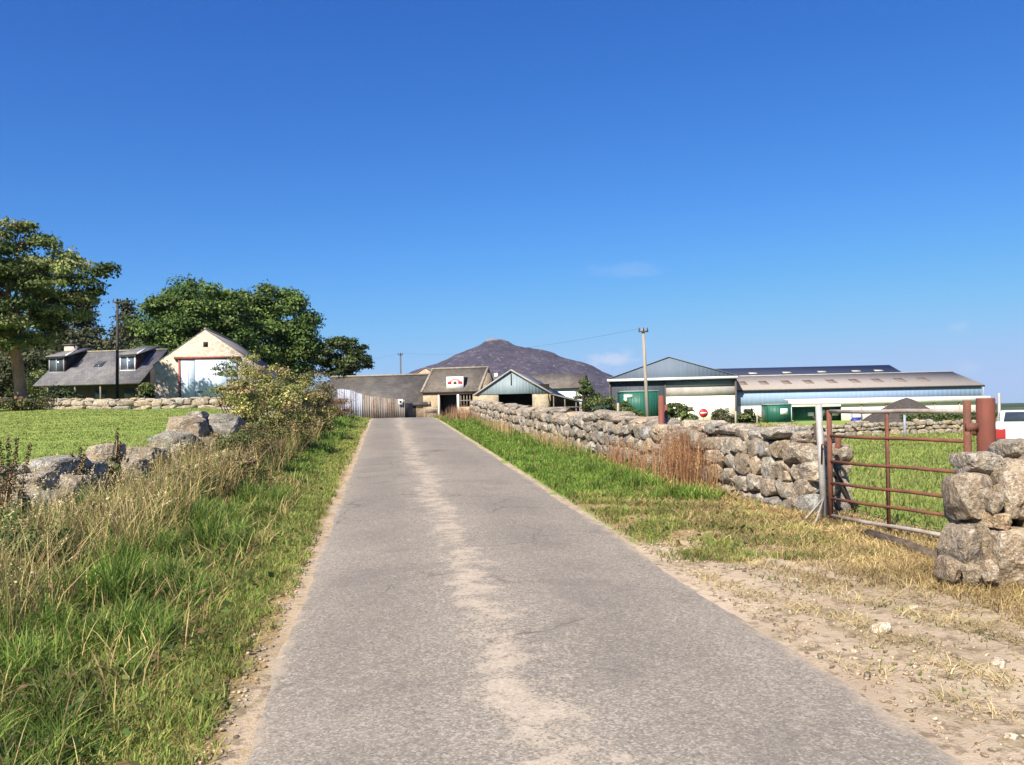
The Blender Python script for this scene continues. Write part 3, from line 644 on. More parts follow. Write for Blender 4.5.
# pinkish rubble gable just behind, and a far slate roof with white chimney
z0 = 1.1
o, wd = site('rubble_outbuilding', 410, 99, 441, 98, z0, 'pinkish rubble gable peeping over the ridge between the two slate barns', 'outbuilding')
a = W(427, 368.5, 98).z - z0; e = W(412, 378, 98).z - z0
mb = MB(); mb.poly([(0, 0, -.5), (wd, 0, -.5), (wd, 0, e), (wd * .52, 0, a), (0, 0, e)], (0, 6, 0)); mb.build('wall', rubble_wall('pink_rubble', (.40, .27, .20), (.32, .22, .16), (.48, .36, .28)), o)
mb = MB(); roof_slab(mb, (-.15, -.02, e), (wd * .52, -.02, a + .04), (wd * .52, 6, a + .04), (-.15, 6, e)); roof_slab(mb, (wd + .15, -.02, e), (wd * .52, -.02, a + .04), (wd * .52, 6, a + .04), (wd + .15, 6, e)); mb.build('roof', SLATE2, o)
o, wd = site('rear_outbuilding', 478, 108, 530, 107, z0, 'far slate-roofed outbuilding with a small white chimney between the stone barn and the blue-grey gable', 'outbuilding')
e = W(500, 392, 108).z - z0; a = W(490, 377, 111).z - z0
mb = MB(); mb.poly([(0, 0, -.5), (0, 0, e), (0, 3, a), (0, 6, e), (0, 6, -.5)], (wd, 0, 0)); mb.build('wall', HARL, o)
mb = MB(); roof_slab(mb, (-.1, -.2, e), (wd, -.2, e), (wd, 3, a + .03), (-.1, 3, a + .03)); roof_slab(mb, (-.1, 6.2, e), (wd, 6.2, e), (wd, 3, a + .03), (-.1, 3, a + .03)); mb.build('roof', SLATE, o)
x0 = (492.5 - 478) / 52 * wd; mb = MB(); mb.box(x0 - .22, x0 + .22, 2.8, 3.2, a - .4, a + .45); mb.build('chimney', WHITE, o)

# blue-grey gabled shed
Yf = 82; z0 = .75
s, wd = site('gabled_shed', 478, 82.5, 548, 81.5, z0, 'open-fronted shed with a blue-grey metal gable over block walls and a dark lean-to', 'shed')
lx = lambda px: (px - 478) / 70 * wd; zz = lambda py, px=512: W(px, py, Yf).z - z0
ev, ap = zz(394), zz(371.5); o0, o1 = lx(498.5), lx(532.5); ln = 14; xa = lx(512)
BLOCK = rubble_wall('tan_blockwork', (.38, .31, .21), (.27, .22, .15), (.44, .37, .27), 2.4)
mb = MB(); mb.box(0, o0, 0, .3, -.8, ev); mb.box(o1, wd, 0, .3, -.8, ev); mb.box(0, .3, .3, ln, -.8, ev); mb.box(wd - .3, wd, .3, ln, -.8, ev); mb.box(o0, o1, .0, .3, -.8, zz(408)); mb.build('wall', BLOCK, s)
mb = MB(); mb.poly([(-.05, -.06, ev + .01), (wd + .05, -.06, ev + .01), (xa, -.06, ap)], (0, .12, 0)); gp = mb.build('gable_cladding', corrugated('blue_grey_sheet', (.23, .29, .31), (.19, .245, .265), .3), s)
mb = MB(); mb.box(xa - .05, xa + .05, -.09, -.06, ap - 1.3, ap - .2); mb.build('gable_slot', BLACK, gp)
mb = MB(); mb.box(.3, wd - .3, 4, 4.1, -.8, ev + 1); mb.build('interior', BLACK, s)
mb = MB(); roof_slab(mb, (-.35, -.2, ev - .12), (xa, -.2, ap + .03), (xa, ln, ap + .03), (-.35, ln, ev - .12), .06); roof_slab(mb, (wd + .35, -.2, ev - .1), (xa, -.2, ap + .03), (xa, ln, ap + .03), (wd + .35, ln, ev - .1), .06); mb.build('roof', corrugated('grey_sheet_roof', (.15, .145, .14), (.12, .115, .11), .3, axis=1), s)
mb = MB(); mb.poly([(-.4, -.24, ev - .16), (xa, -.24, ap + .05), (xa, -.24, ap + .22), (-.4, -.24, ev + .02)], (0, .04, 0)); mb.poly([(wd + .4, -.24, ev - .14), (xa + .001, -.24, ap + .05), (xa + .001, -.24, ap + .22), (wd + .4, -.24, ev + .03)], (0, .04, 0)); mb.build('barge_board', plain('pale_barge', (.36, .35, .335), (.28, .27, .26), 2), s)
# lean-to on the right
xe = lx(578); zl = zz(402, 578)
lt = MB(); roof_slab(lt, (wd + .05, -.1, ev - .05), (xe, -.1, zl), (xe, ln - 4, zl), (wd + .05, ln - 4, ev - .05), .08); lean = lt.build('lean_to_roof', corrugated('lean_to_sheet', (.17, .165, .16), (.13, .125, .12), .3, axis=1), s)
mb = MB(); mb.box(wd + .02, xe - .1, 2.2, 2.3, -.8, zl + .1); mb.poly([(wd + .02, 2.2, zl + .1), (xe - .1, 2.2, zl + .1), (wd + .02, 2.2, ev - .1)], (0, .1, 0)); mb.build('back_boards', plain('shade_dark_back', (.03, .028, .027), (.045, .04, .038), 3), lean)  # near-black back puts the lean-to's inner shade into the colour
mb = MB()
for px in (553, 564, 575): xx = lx(px); mb.box(xx, xx + .1, 0, .1, -.8, max(zl, ev - .1 + (xx - wd) / (xe - wd) * (zl - ev)) - .02)
mb.box(wd, xe, -.05, -.01, zz(409), zz(409) + .12); mb.build('rail', WOODG, lean)

# white-walled building with the brown roof behind it
z0 = .7
o, wd = site('white_outbuilding', 528, 101, 582, 99.5, z0, 'white-walled outbuilding with a mossy brown roof and ivy on its right end', 'outbuilding')
e = W(555, 388, 100).z - z0; a = W(555, 375, 103).z - z0
mb = MB(); mb.poly([(0, 0, -.8), (0, 0, e), (0, 3, a), (0, 6, e), (0, 6, -.8)], (wd, 0, 0)); mb.build('wall', WHITE, o)
mb = MB(); roof_slab(mb, (-.1, -.3, e - .12), (wd + .1, -.3, e - .12), (wd + .1, 3, a + .03), (-.1, 3, a + .03)); roof_slab(mb, (-.1, 6.3, e - .12), (wd + .1, 6.3, e - .12), (wd + .1, 3, a + .03), (-.1, 3, a + .03)); mb.build('roof', SLATE2, o)
mb = MB(); mb.poly([(wd + .005, 0.05, -.8), (wd + .005, .05, e - .1), (wd + .005, 3, a - .1), (wd + .005, 5.9, e - .1), (wd + .005, 5.9, -.8)], (.06, 0, 0)); mb.build('dark_gable_sheet', BLACK, o)  # near-black sheet laid over the right gable end

# big shed with the white fascia
z0 = .05
bs, wd = site('cattle_shed', 611, 101.5, 735, 98.5, z0, 'big grey gabled farm shed with a white fascia strip and cream block wall', 'shed')
lx = lambda px: wd * (WX(px, 1) * 101.5 - WX(611, 1) * 101.5) / ((WX(735, 1) * 98.5 - WX(611, 1) * 101.5) + WX(px, 1) * 3)
fz = W(735, 377.3, 98.5).z - z0; a = W(670, 357.5, 100).z - z0; xa = lx(670); ln = 26
zb = lambda py: W(700, py, 99.3).z - z0
GREYC = corrugated('grey_box_profile', (.125, .16, .21), (.112, .145, .19), .45, .8)
DARKC = corrugated('slate_blue_box_profile', (.062, .073, .088), (.05, .06, .074), .45)
mb = MB(); mb.poly([(-.3, -.5, fz + .14), (wd + .3, -.5, fz + .14), (xa, -.5, a)], (0, .14, 0)); mb.build('gable_cladding', GREYC, bs)
mb = MB(); mb.box(-.35, wd + .35, -.62, -.3, fz - .14, fz + .135); mb.build('fascia', WHITE, bs)
xm = lx(666)
mb = MB(); mb.box(0, xm, -.02, .1, -.5, fz - .142); mb.build('dark_cladding', DARKC, bs)
mb = MB(); mb.box(xm, wd, -.02, .1, zb(387), fz - .142); mb.build('upper_cladding', corrugated('mid_grey_box_profile', (.12, .14, .165), (.10, .12, .145), .45), bs)
mb = MB(); mb.box(xm + .02, wd, -.05, .1, zb(396), zb(387) - .003); mb.build('concrete_panel', plain('grey_concrete_panel', (.37, .35, .315), (.28, .265, .24), .9, .9, stretch=(1, 1, .6)), bs)
mb = MB(); mb.box(xm + .02, wd, -.06, .1, -.5, zb(396) - .003); mb.build('wall', CREAM, bs)
mb = MB(); mb.box(wd, wd + .12, 0, ln, -.5, fz); mb.box(-.12, 0, 0, ln, -.5, fz); mb.box(.1, wd - .1, ln - .1, ln, -.5, fz); mb.build('side_wall', DARKC, bs)
for a_, b_, c0_, c1_ in ((wd + .002, wd + .2, -.3, -.02), (xm - .12, xm + .015, -.1, -.025), (-.15, -.002, -.3, -.02)): mb = MB(); mb.box(a_, b_, c0_, c1_, -.5, fz - .15); mb.build('column', plain('brown_steel', (.10, .085, .075)), bs)
mb = MB()
for e_ in (-.45, wd + .45):
    roof_slab(mb, (e_, -.6, fz + .1), (xa, -.6, a + .02), (xa, ln, a + .02), (e_, ln, fz + .1), .08)
mb.build('roof', corrugated('grey_roof_sheet', (.16, .19, .23), (.14, .17, .21), .4, .8, axis=1), bs)

# long shed: front span with brown-grey fibre cement roof, rear span with dark blue roof
z0 = .0
lg, wd = site('long_shed', 716, 100, 982, 98, z0, 'long twin-span shed with a brown-grey front roof, dark navy rear roof and pale blue walls', 'shed')
lx = lambda px: (px - 716) / 266 * wd
ev = W(860, 388, 99).z - z0; rg = W(850, 375, 107).z - z0; d1 = 16; k = (rg - ev) / 8
FIB = corrugated('fibre_cement_roof', (.31, .275, .245), (.25, .222, .20), .4, .9)
mb = MB(); roof_slab(mb, (-.3, -.12, ev - .12 * k + .03), (wd + .25, -.12, ev - .12 * k + .03), (wd + .25, 8, rg + .03), (-.3, 8, rg + .03), .08); roof_slab(mb, (-.3, 16.4, ev - .4 * k + .03), (wd + .25, 16.4, ev - .4 * k + .03), (wd + .25, 8, rg + .03), (-.3, 8, rg + .03), .08)
rf = mb.build('roof', FIB, lg); mb = MB(); mb.box(-.3, wd + .25, 7.8, 8.2, rg + .09, rg + .2); mb.build('ridge_cap', CONC, rf)
RSK = plain('rusty_skylight', (.17, .125, .10), (.21, .16, .125), 3)
for px in (750, 772.5, 796, 819, 843, 867, 890.5, 914, 938):
    x0 = lx(px) ; y0, y1 = 2.6, 4.6; mb = MB(); roof_slab(mb, (x0 - .55, y0, ev + y0 * k + .115), (x0 + .4, y0, ev + y0 * k + .115), (x0 + .4, y1, ev + y1 * k + .115), (x0 - .55, y1, ev + y1 * k + .115), .03); mb.build('roof_light', RSK, rf)
BLUEC = corrugated('pale_blue_box_profile', (.25, .35, .49), (.225, .32, .45), .5, .8)
mb = MB(); zl_ = W(850, 404, 99).z - z0
mb.box(0, wd, 0, .12, zl_, ev); mb.poly([(wd - .1, .12, zl_), (wd - .1, .12, ev), (wd - .1, 8, rg), (wd - .1, 16, ev), (wd - .1, 16, zl_)], (.1, 0, 0)); mb.build('cladding', BLUEC, lg)
mb = MB(); mb.box(0, wd, -.02, .12, -.5, zl_ - .003); mb.box(wd - .1, wd, .12, 16, -.5, zl_ - .003); mb.build('wall', CREAM, lg)
mb = MB(); mb.box(-.3, wd + .25, -.24, -.13, ev - .13 * k - .10, ev - .12 * k + .05); gt = mb.build('gutter', plain('dark_gutter', (.055, .05, .05)), lg)
mb = MB(); mb.tube([(wd + .1, -.19, ev - .2), (wd + .1, -.15, ev - 1.0), (wd + .1, -.1, -.3)], .05, 6); mb.build('downpipe', GALV, gt)
r2 = W(850, 366.5, 122).z - z0; e2 = rg - .25
mb = MB(); x1 = wd - 1.9; roof_slab(mb, (-.3, 15.5, e2), (x1, 15.5, e2), (x1, 23, r2), (-.3, 23, r2), .08); roof_slab(mb, (-.3, 30.5, e2), (x1, 30.5, e2), (x1, 23, r2), (-.3, 23, r2), .08); r2o = mb.build('rear_roof', corrugated('navy_roof_sheet', (.048, .055, .085), (.042, .048, .072), .4), lg)
mb = MB(); mb.poly([(x1 - .5, 16.1, -.5), (x1 - .5, 16.1, e2), (x1 - .5, 23, r2 - .1), (x1 - .5, 30, e2), (x1 - .5, 30, -.5)], (.2, 0, 0)); mb.build('rear_gable', DARKC, lg)
kk = (r2 - e2) / 7.5
for px in (739, 776, 813, 851, 888, 912):
    x0 = lx(px) + 1.2 + (px - 740) * .012; mb = MB(); roof_slab(mb, (x0 - .6, 19.2, e2 + 3.7 * kk + .1), (x0 + .5, 19.2, e2 + 3.7 * kk + .1), (x0 + .5, 20.0, e2 + 4.5 * kk + .1), (x0 - .6, 20.0, e2 + 4.5 * kk + .1), .03); mb.build('roof_light', CONC, r2o)

# white canopy of the yard in front of the long shed
cn, wd = site('feed_canopy', 790, 93, 990, 92, .0, 'low white canopy on slim posts running along the front of the long shed', 'canopy')
lx = lambda px: (px - 790) / 200 * wd
ct = W(890, 398.5, 92.5).z; cb = W(890, 403.5, 92.5).z
mb = MB(); roof_slab(mb, (-.2, -.1, ct), (wd, -.1, ct), (wd, 3.0, ct + .12), (-.2, 3.0, ct + .12), .06); mb.box(-.2, wd, -.16, -.1, cb, ct + .05); mb.build('roof', plain('off_white_sheet', (.68, .65, .60), (.60, .57, .52), 1), cn)
for px in (791, 862, 887, 912, 935, 960, 985): mb = MB(); mb.box(lx(px) - .06, lx(px) + .06, .0, .12, -.3, cb); mb.build('post', WHITE if px == 791 else plain('tan_post', (.42, .33, .26)), cn)
mb = MB(); mb.box(lx(842), wd, .14, .3, -.3, ct - .02); mb.build('wall', CREAM, cn)

# green containers and skip
GRN = corrugated('green_container_paint', (.018, .112, .08), (.016, .092, .066), .28, rough=.5)
def container(px0, px1, py, Y, label, depth=2.4, mark=None, name='green_container'):
    a = W(px0, py, Y); bx = WX(px1, Y); zg = gz(a.x, Y) - .05; h = a.z - zg; wd = bx - a.x
    r = empty(name, (a.x, Y, zg), 0, label, 'container', 'green containers in the farmyard')
    mb = MB(); mb.box(.03, wd - .03, .03, depth, .12, h - .1); mb.build('body', GRN, r)
    mb = MB()
    for xx in (0, wd - .1): mb.box(xx, xx + .1, 0, .12, 0, h - .1)
    mb.box(0, wd, 0, .14, 0, .15); mb.build('frame', plain('dark_green_frame', (.012, .085, .055)), r)
    mb = MB(); mb.box(-.03, wd + .03, -.03, depth + .03, h - .1, h); mb.build('rim', plain('pale_green_rim', (.30, .40, .36)), r)
    if mark:
        for (x0, x1, z0, z1) in mark: mb = MB(); mb.box(x0 * wd, x1 * wd, -.012, .028, z0 * h, z1 * h); mb.build('label_panel', WHITE, r)
    return r
container(623, 659, 391, 90, 'tall green container with a white bracket mark standing by the pale pole', 5, [(.02, .26, .78, .88), (.02, .1, .62, .78)])
container(767, 791, 404, 90, 'green container with a small white placard left of the white canopy', 2.2, [(.55, .85, .45, .75)])
container(794, 816, 406.5, 94.2, 'green bin under the left end of the white canopy', 1.6, [(.62, .9, .35, .6)])
container(818, 841, 406.5, 94.4, 'green bin under the canopy between its neighbour bin and the cream wall', 1.6, [(.05, .3, .5, .75), (.6, .9, .35, .55)])
# cream low wall left of the containers
a = W(744, 407, 93); mb = MB(); mb.box(0, WX(767, 93) - a.x, 0, .25, -.3, a.z - gz(a.x, 93)); tag(mb.build('yard_wall', CREAM, loc=(a.x, 93, gz(a.x, 93))), 'short cream rendered wall right of the big shed corner', 'wall')

# tin fence
zt = lambda py, px, Y: W(px, py, Y).z
Yt = 62.0; a = W(338, 418, Yt); zg = min(gz(a.x, Yt), gz(WX(404, Yt), Yt)) - .1
tin = empty('tin_lean_to', (a.x, Yt, zg), 0, 'leaning shed side of weathered corrugated tin, pale at left and rusty at right', 'shed')
wd = WX(404, Yt) - a.x; lx = lambda px: (px - 338) / 66 * wd
def sheet(px0, px1, t0, t1, mat, col, dy=0.0):
    n = max(8, int((lx(px1) - lx(px0)) / .012)); n = max(40, n); xs = np.linspace(lx(px0), lx(px1), n); top = np.linspace(zt(t0, px0, Yt) - zg, zt(t1, px1, Yt) - zg, n)
    y = dy + .025 * np.sin(xs / .16 * 6.283); v = np.vstack([np.stack([xs, y, xs * 0], -1), np.stack([xs, y, top], -1)]); i = np.arange(n - 1)
    mb = MB(); mb.add(v, np.stack([i, i + 1, i + 1 + n, i + n], -1), col); o = mb.build('tin_sheet', mat, tin, smooth=True); o.modifiers.new('thick', 'SOLIDIFY').thickness = .004; return o
TINP = corrugated('pale_weathered_tin', (.33, .36, .41), (.24, .26, .30), 9.9, .8, 0, rust=(.20, .15, .115)); TINR = corrugated('rusty_tin', (.30, .275, .255), (.19, .165, .145), 9.9, .9, 0, rust=(.15, .095, .065))
tops = [(338, 389), (344, 389), (350, 390), (356, 392), (362, 394), (369, 396), (376, 396.5), (383, 397.5), (390, 398.5), (397, 399), (404, 400)]
for i in range(10):
    (p0, t0), (p1, t1) = tops[i], tops[i + 1]; k = [.95, 1.2, .9, 1.1, .8, 1.0, .75, .95, .7, .85][i]
    sheet(p0, p1 + .5, t0 + .4 * (i % 2), t1, TINP if i < 4 else TINR, (k, k * (1 if i < 4 else .96), k * (1.03 if i < 4 else .9)), .03 * (i % 2))
for px in (339, 360, 382, 403): mb = MB(); mb.box(lx(px) - .05, lx(px) + .05, .08, .18, 0, zt(400, px, Yt) - zg); mb.build('post', WOODG, tin)
mb = MB(); mb.box(lx(349), wd, .2, 5.5, 0, zt(402, 400, Yt) - zg - .05); mb.build('shed_body', plain('dark_tarred_boards', (.05, .045, .04)), tin)
p = W(400.5, 402, Yt - .12); sg = empty('notice_sign', (p.x, p.y, p.z), 0, 'small white notice with a dark round symbol on the rusty tin', 'sign')
mb = MB(); mb.box(-.17, .17, -.02, 0, -.2, .2); mb.build('board', WHITE, sg); mb = MB(); mb.tube([(0, -.028, .02), (0, -.021, .02)], .09, 14); mb.build('symbol', BLACK, sg)

# ------------------------------------------------------------------ poles
def pole(name, label, px, top, bot, Y, r0, r1, mat, cat='utility pole', arms=True, lean=0.0):
    b = W(px, bot, Y); zg = gz(b.x, Y) - .2; t = W(px + lean, top, Y)
    rt = empty(name, (b.x, Y, zg), 0, label, cat)
    mb = MB(); mb.tube([(0, 0, 0), ((t.x - b.x) * .5, 0, (t.z - zg) * .5), (t.x - b.x, 0, t.z - zg)], [r0, (r0 + r1) / 2, r1], 10); mb.build('shaft', mat, rt, smooth=True)
    if arms:
        mb = MB()
        for dx_ in (-.28, 0, .28): mb.tube([(t.x - b.x + dx_, -.12, t.z - zg - .2), (t.x - b.x + dx_, -.12, t.z - zg + .02)], [.05, .035], 8)
        mb.box(t.x - b.x - .34, t.x - b.x + .34, -.16, -.1, t.z - zg - .3, t.z - zg - .21); mb.build('insulators', plain('brown_porcelain', (.10, .08, .07)), rt)
    return t
t1 = pole('utility_pole', 'pale leaning wooden pole by the green container', 648, 328, 415, 60, .14, .10, WOODPALE, lean=-5, arms=True)
t2 = pole('utility_pole', 'dark pole standing in front of the cottage roof', 117, 299, 400, 68, .13, .09, plain('creosoted_timber', (.055, .05, .045)), lean=.5)
t3 = pole('utility_pole', 'faint distant pole on the skyline above the low slate barn', 400.5, 353, 385, 120, .13, .1, plain('far_pole_timber', (.12, .11, .11)))
def wire(a, b, sag, label):
    pts = [a.lerp(b, t) - Vector((0, 0, sag * 4 * t * (1 - t))) for t in np.linspace(0, 1, 16)]
    mb = MB(); mb.tube(pts, .006, 5); tag(mb.build('overhead_wire', BLACK), label, 'wire', 'overhead wires')
wire(t1, t3, .8, 'thin overhead wire between the pale leaning pole and the distant skyline pole')
wire(t3, W(300, 361, 105), .6, 'thin overhead wire running left from the skyline pole into the trees')

def post(name, label, px, top, Y, r, mat, cat='post', group=None, lean=0, zb=None):
    b = W(px, 410, Y); zg = gz(b.x, Y) - .15 if zb is None else zb; t = W(px + lean, top, Y)
    mb = MB(); mb.tube([(0, 0, 0), (t.x - b.x, 0, t.z - zg)], r, 12); return tag(mb.build(name, mat, loc=(b.x, Y, zg)), label, cat, group)
post('rusty_post', 'thicker tall rusty red post rising behind the right-hand stone wall', 661, 395.5, 14.6, .05, RUSTPOST, group='rusty posts behind the wall')
post('rusty_post', 'thinner, shorter rusty post touching the tall one behind the stone wall', 666, 405, 14.9, .028, RUST, group='rusty posts behind the wall')
post('fence_post', 'short pale fence post in front of the shrubs left of the green container', 618, 403, 62, .09, WOODPALE, group='fence posts beyond the stone wall')
post('fence_post', 'thin greenish fence post just left of the pale short one', 607, 410, 60, .06, plain('mossy_timber', (.16, .19, .10)), group='fence posts beyond the stone wall')
post('fence_post', 'slim pale post at the right corner of the big shed', 735.5, 411, 66, .07, WOODPALE, group='fence posts beyond the stone wall')
post('fence_post', 'slim post by the cream wall right of the round shrub', 757, 411, 66, .06, WOODPALE, group='fence posts beyond the stone wall')
post('water_standpipe', 'grey standpipe in front of the dark gravel heap', 904.5, 415, 42, .06, plain('grey_plastic', (.30, .34, .40)), 'standpipe')
post('slender_post', 'slender pale post beside the silver car roof', 999, 393, 29, .045, GALV)
# no entry sign
b = W(703.5, 413, 70); zg = gz(b.x, 70); ne = empty('no_entry_sign', (b.x, 70, zg), 0, 'round red no-entry sign with white bar before the cream shed wall', 'sign')
mb = MB(); mb.tube([(0, .03, 0), (0, .03, b.z - zg)], .035, 8); mb.build('post', GALV, ne)
mb = MB(); mb.tube([(0, -.01, b.z - zg), (0, .01, b.z - zg)], .36, 28); dk = mb.build('disc', plain('sign_red', (.55, .03, .035), (.50, .03, .035), 2, .5), ne)
mb = MB(); mb.box(-.25, .25, -.016, -.011, b.z - zg - .055, b.z - zg + .055); mb.build('white_bar', WHITE, dk)

# gravel heap, blue trolley
b = W(907, 420, 66); zg = gz(b.x, 66) - .1; n = 48; hv = []; hf = []
topz = W(907, 397.5, 66).z - zg
nrd = 14
for i in range(nrd + 1):
    for j in range(n):
        t = i / nrd; a = j / n * 6.283; rr = t * (3.7 + .25 * math.sin(3 * a) + .2 * math.sin(7 * a + 1)); z = topz * (1 - t ** 1.25) + .06 * math.sin(9 * a + t * 13) * t
        hv.append((rr * math.cos(a), rr * math.sin(a) * .9, z))
hf = [(i * n + j, i * n + (j + 1) % n, (i + 1) * n + (j + 1) % n, (i + 1) * n + j) for i in range(nrd) for j in range(n)]
mb = MB(); mb.add(hv, np.array(hf)); tag(mb.build('gravel_heap', plain('dark_gravel', (.135, .115, .10), (.085, .072, .065), 4, .95, bump=1, bdist=.12), smooth=True, loc=(b.x, 66, zg)), 'dark conical gravel heap behind the field wall', 'heap')
b = W(857, 417, 52); zg = gz(b.x, 52); tr = empty('blue_trolley', (b.x - .3, 52, zg), 0, 'small blue framed trolley left of the gravel heap', 'trolley')
BLU = plain('blue_paint', (.05, .08, .38), (.04, .06, .28), 3, .5); mb = MB()
for xx in (0, 1.1): mb.tube([(xx, 0, 0), (xx, 0, 1.6)], .06, 8)
mb.tube([(0, 0, 1.0), (1.1, 0, 1.0)], .07, 8); mb.build('frame', BLU, tr); mb = MB(); mb.box(.1, 1.0, .0, .7, .45, .95); mb.build('tray', BLU, tr)
tr.scale = (.5, .5, .8)
for xx in (.15, .95): mb = MB(); mb.tube([(xx - .05, .35, .2), (xx + .05, .35, .2)], .2, 14); mb.build('wheel', BLACK, tr)

# ------------------------------------------------------------------ far shrubs
SH = [(.075, .11, .03), (.11, .14, .042), (.14, .155, .06)]
def sh(px, top, Y, rw, lab, cols=SH, seed=1, per=160, ls=.22, grp='shrubs round the farmyard'):
    b = W(px, 412, Y); zg = gz(b.x, Y) - .1; H = W(px, top, Y).z - zg
    shrub('shrub', lab, grp, (b.x, Y, zg), (rw, rw * .8, H * .55), 24, per, ls, max(.3, rw * .40), cols, seed)
sh(586, 375, 96, 1.35, 'tall ivy-like shrub against the end of the white outbuilding', seed=61, per=300)
sh(603, 398, 78, 1.3, 'low dark shrub right of the ivy-covered end', seed=62)
sh(628, 403, 76, 1.0, 'low dark shrub hiding the foot of the green container', seed=63)
sh(674, 402.5, 72, .75, 'rounded dark shrub at the left edge of the cream shed wall', [(.055, .085, .028), (.085, .115, .04)], 64)
sh(687, 406, 71, .7, 'small shrub between the rounded dark shrub and the no-entry sign', seed=65)
sh(746, 409, 68, 1.0, 'rounded green shrub below the corner between big shed and long shed', seed=66)
sh(722, 412, 68, .9, 'thin greyish shrub in front of the right end of the cream shed wall', [(.14, .13, .08), (.10, .11, .05)], 67)
sh(150, 384, 72, .8, 'small shrub between cottage and garage', seed=68)
sh(60, 392, 70, 1.6, 'dark shrub beneath the left end of the cottage roof', [(.03, .05, .018), (.05, .07, .025)], 69)
sh(45, 370, 82, 1.7, 'pale shrub beside the cottage chimney', seed=70)

# ------------------------------------------------------------------ stone walls
def drystone(name, label, path, height, thick, seed, cl, chh, sub_near=3, near=0, cope=True, cat='wall', mat=STONE, colr=(.78, 1.22), endface=True):
    """path: list of (x, y) ; height(t) ; stonework in rough courses on both faces, an end face, and separate coping stones"""
    r = np.random.default_rng(seed); P = [Vector((a, b, 0)) for a, b in path]
    seg = [0.0]
    for i in range(1, len(P)): seg.append(seg[-1] + (P[i] - P[i - 1]).length)
    L = seg[-1]
    def at(s_):
        for i in range(1, len(P)):
            if s_ <= seg[i] or i == len(P) - 1:
                t = (s_ - seg[i - 1]) / (seg[i] - seg[i - 1]); d = (P[i] - P[i - 1]).normalized(); return P[i - 1].lerp(P[i], t), d
    p0, d0 = at(0); root = empty(name, (p0.x, p0.y, gz(p0.x, p0.y)), 0, label, cat); o = root.location
    mb = MB(); core = MB()
    for side in (1, -1):
        s_ = 0.0; z = 0.0; course = 0
        zs = -.05
        while True:
            ch = r.uniform(*chh); s_ = r.uniform(-.1, .1); any_ = False
            while s_ < L:
                l = r.uniform(*cl) * (1.25 if course == 0 else 1); sm = min(s_ + l / 2, L)
                p, d = at(sm); n = Vector((-d.y, d.x, 0)) * side; H = height(sm)
                if zs + ch * .6 < H:
                    any_ = True; hh = ch * r.uniform(.95, 1.45); dpth = r.uniform(.26, .40)
                    c_ = p + n * (thick / 2 - dpth * .38 + r.normal(0, .02)) ; gzz = gz(p.x, p.y)
                    sub = sub_near if sm < near else 2
                    if side == -1 and sub > 2: sub = 2
                    stone(mb, (c_.x - o.x, c_.y - o.y, gzz - o.z + zs + ch / 2 + r.normal(0, .02)), (l * 1.10, dpth * 1.1, hh * 1.0), math.atan2(d.y, d.x) + r.normal(0, .08), sub, tint(r, *colr), .1, r=r)
                s_ += l * .97
            zs += ch; course += 1
            if not any_ or zs > 2.2: break
    if endface:
        H = height(0); zs = 0
        while zs < H - .1:
            ch = r.uniform(*chh) * 1.1
            for off in (-.3, .0, .3):
                p, d = at(.05); n = Vector((-d.y, d.x, 0)); c_ = p + n * (off * thick) + d * r.normal(0, .03)
                stone(mb, (c_.x - o.x, c_.y - o.y, gz(p.x, p.y) - o.z + zs + ch / 2), (.42, thick * .5, ch * 1.4), math.atan2(d.y, d.x), sub_near, tint(r, *colr), .08, r=r)
            zs += ch
    mb.build('stonework', mat, root, smooth=True, sharp=24)
    K = 40; ring = []
    for i in range(K):
        s_ = L * i / (K - 1) * .995 + .03; p, d = at(min(s_, L - .01)); n = Vector((-d.y, d.x, 0)); zz_ = gz(p.x, p.y); H = max(.1, height(s_) - .06)
        for sx_, hz_ in ((-1, -.3), (1, -.3), (1, H), (-1, H)): c_ = p + n * sx_ * (thick / 2 - .13); ring.append((c_.x - o.x, c_.y - o.y, zz_ - o.z + hz_))
    fs = [(i * 4 + k, i * 4 + (k + 1) % 4, (i + 1) * 4 + (k + 1) % 4, (i + 1) * 4 + k) for i in range(K - 1) for k in range(4)] + [(0, 3, 2, 1), tuple((K - 1) * 4 + k for k in range(4))]
    core.add(ring, np.array(fs)); core.build('core', CORE, root)
    if cope:
        s_ = 0.0; cnt = 0
        while s_ < L and cnt < 95:
            l = r.uniform(.3, .62) * (1 + s_ / L * .3) * (1 if L > 26 else 1.25); sm = min(s_ + l / 2, L); p, d = at(sm); H = height(sm); hh = r.uniform(.17, .27)
            cm = MB(); stone(cm, (0, 0, 0), (l * 1.08, thick * r.uniform(.85, 1.1), hh), math.atan2(d.y, d.x) + r.normal(0, .1), 3 if sm < near else 2, tint(r, .9, 1.3), .07, r=r)
            n = Vector((-d.y, d.x, 0)); c_ = p + n * r.normal(0, .05)
            cm.build('coping_stone', mat, root, smooth=True, sharp=24, loc=(c_.x - o.x, c_.y - o.y, gz(p.x, p.y) - o.z + H + hh * .02)); s_ += l; cnt += 1
    return root
rp = [(4.86, 10.25), (4.62, 12.5), (4.36, 15.7), (4.05, 21), (3.85, 31), (4.0, 41)]
drystone('drystone_wall', 'long drystone granite wall along the right verge, ending at the gate', [(u + .28 - LA * y, y) for u, y in rp],
         lambda s_: .86 + .05 * math.sin(s_ * 1.1) * (s_ > 1.5) - .006 * s_ + .03 * math.sin(s_ * 2.7), .58, 81, (.16, .44), (.13, .25), 3, 9)
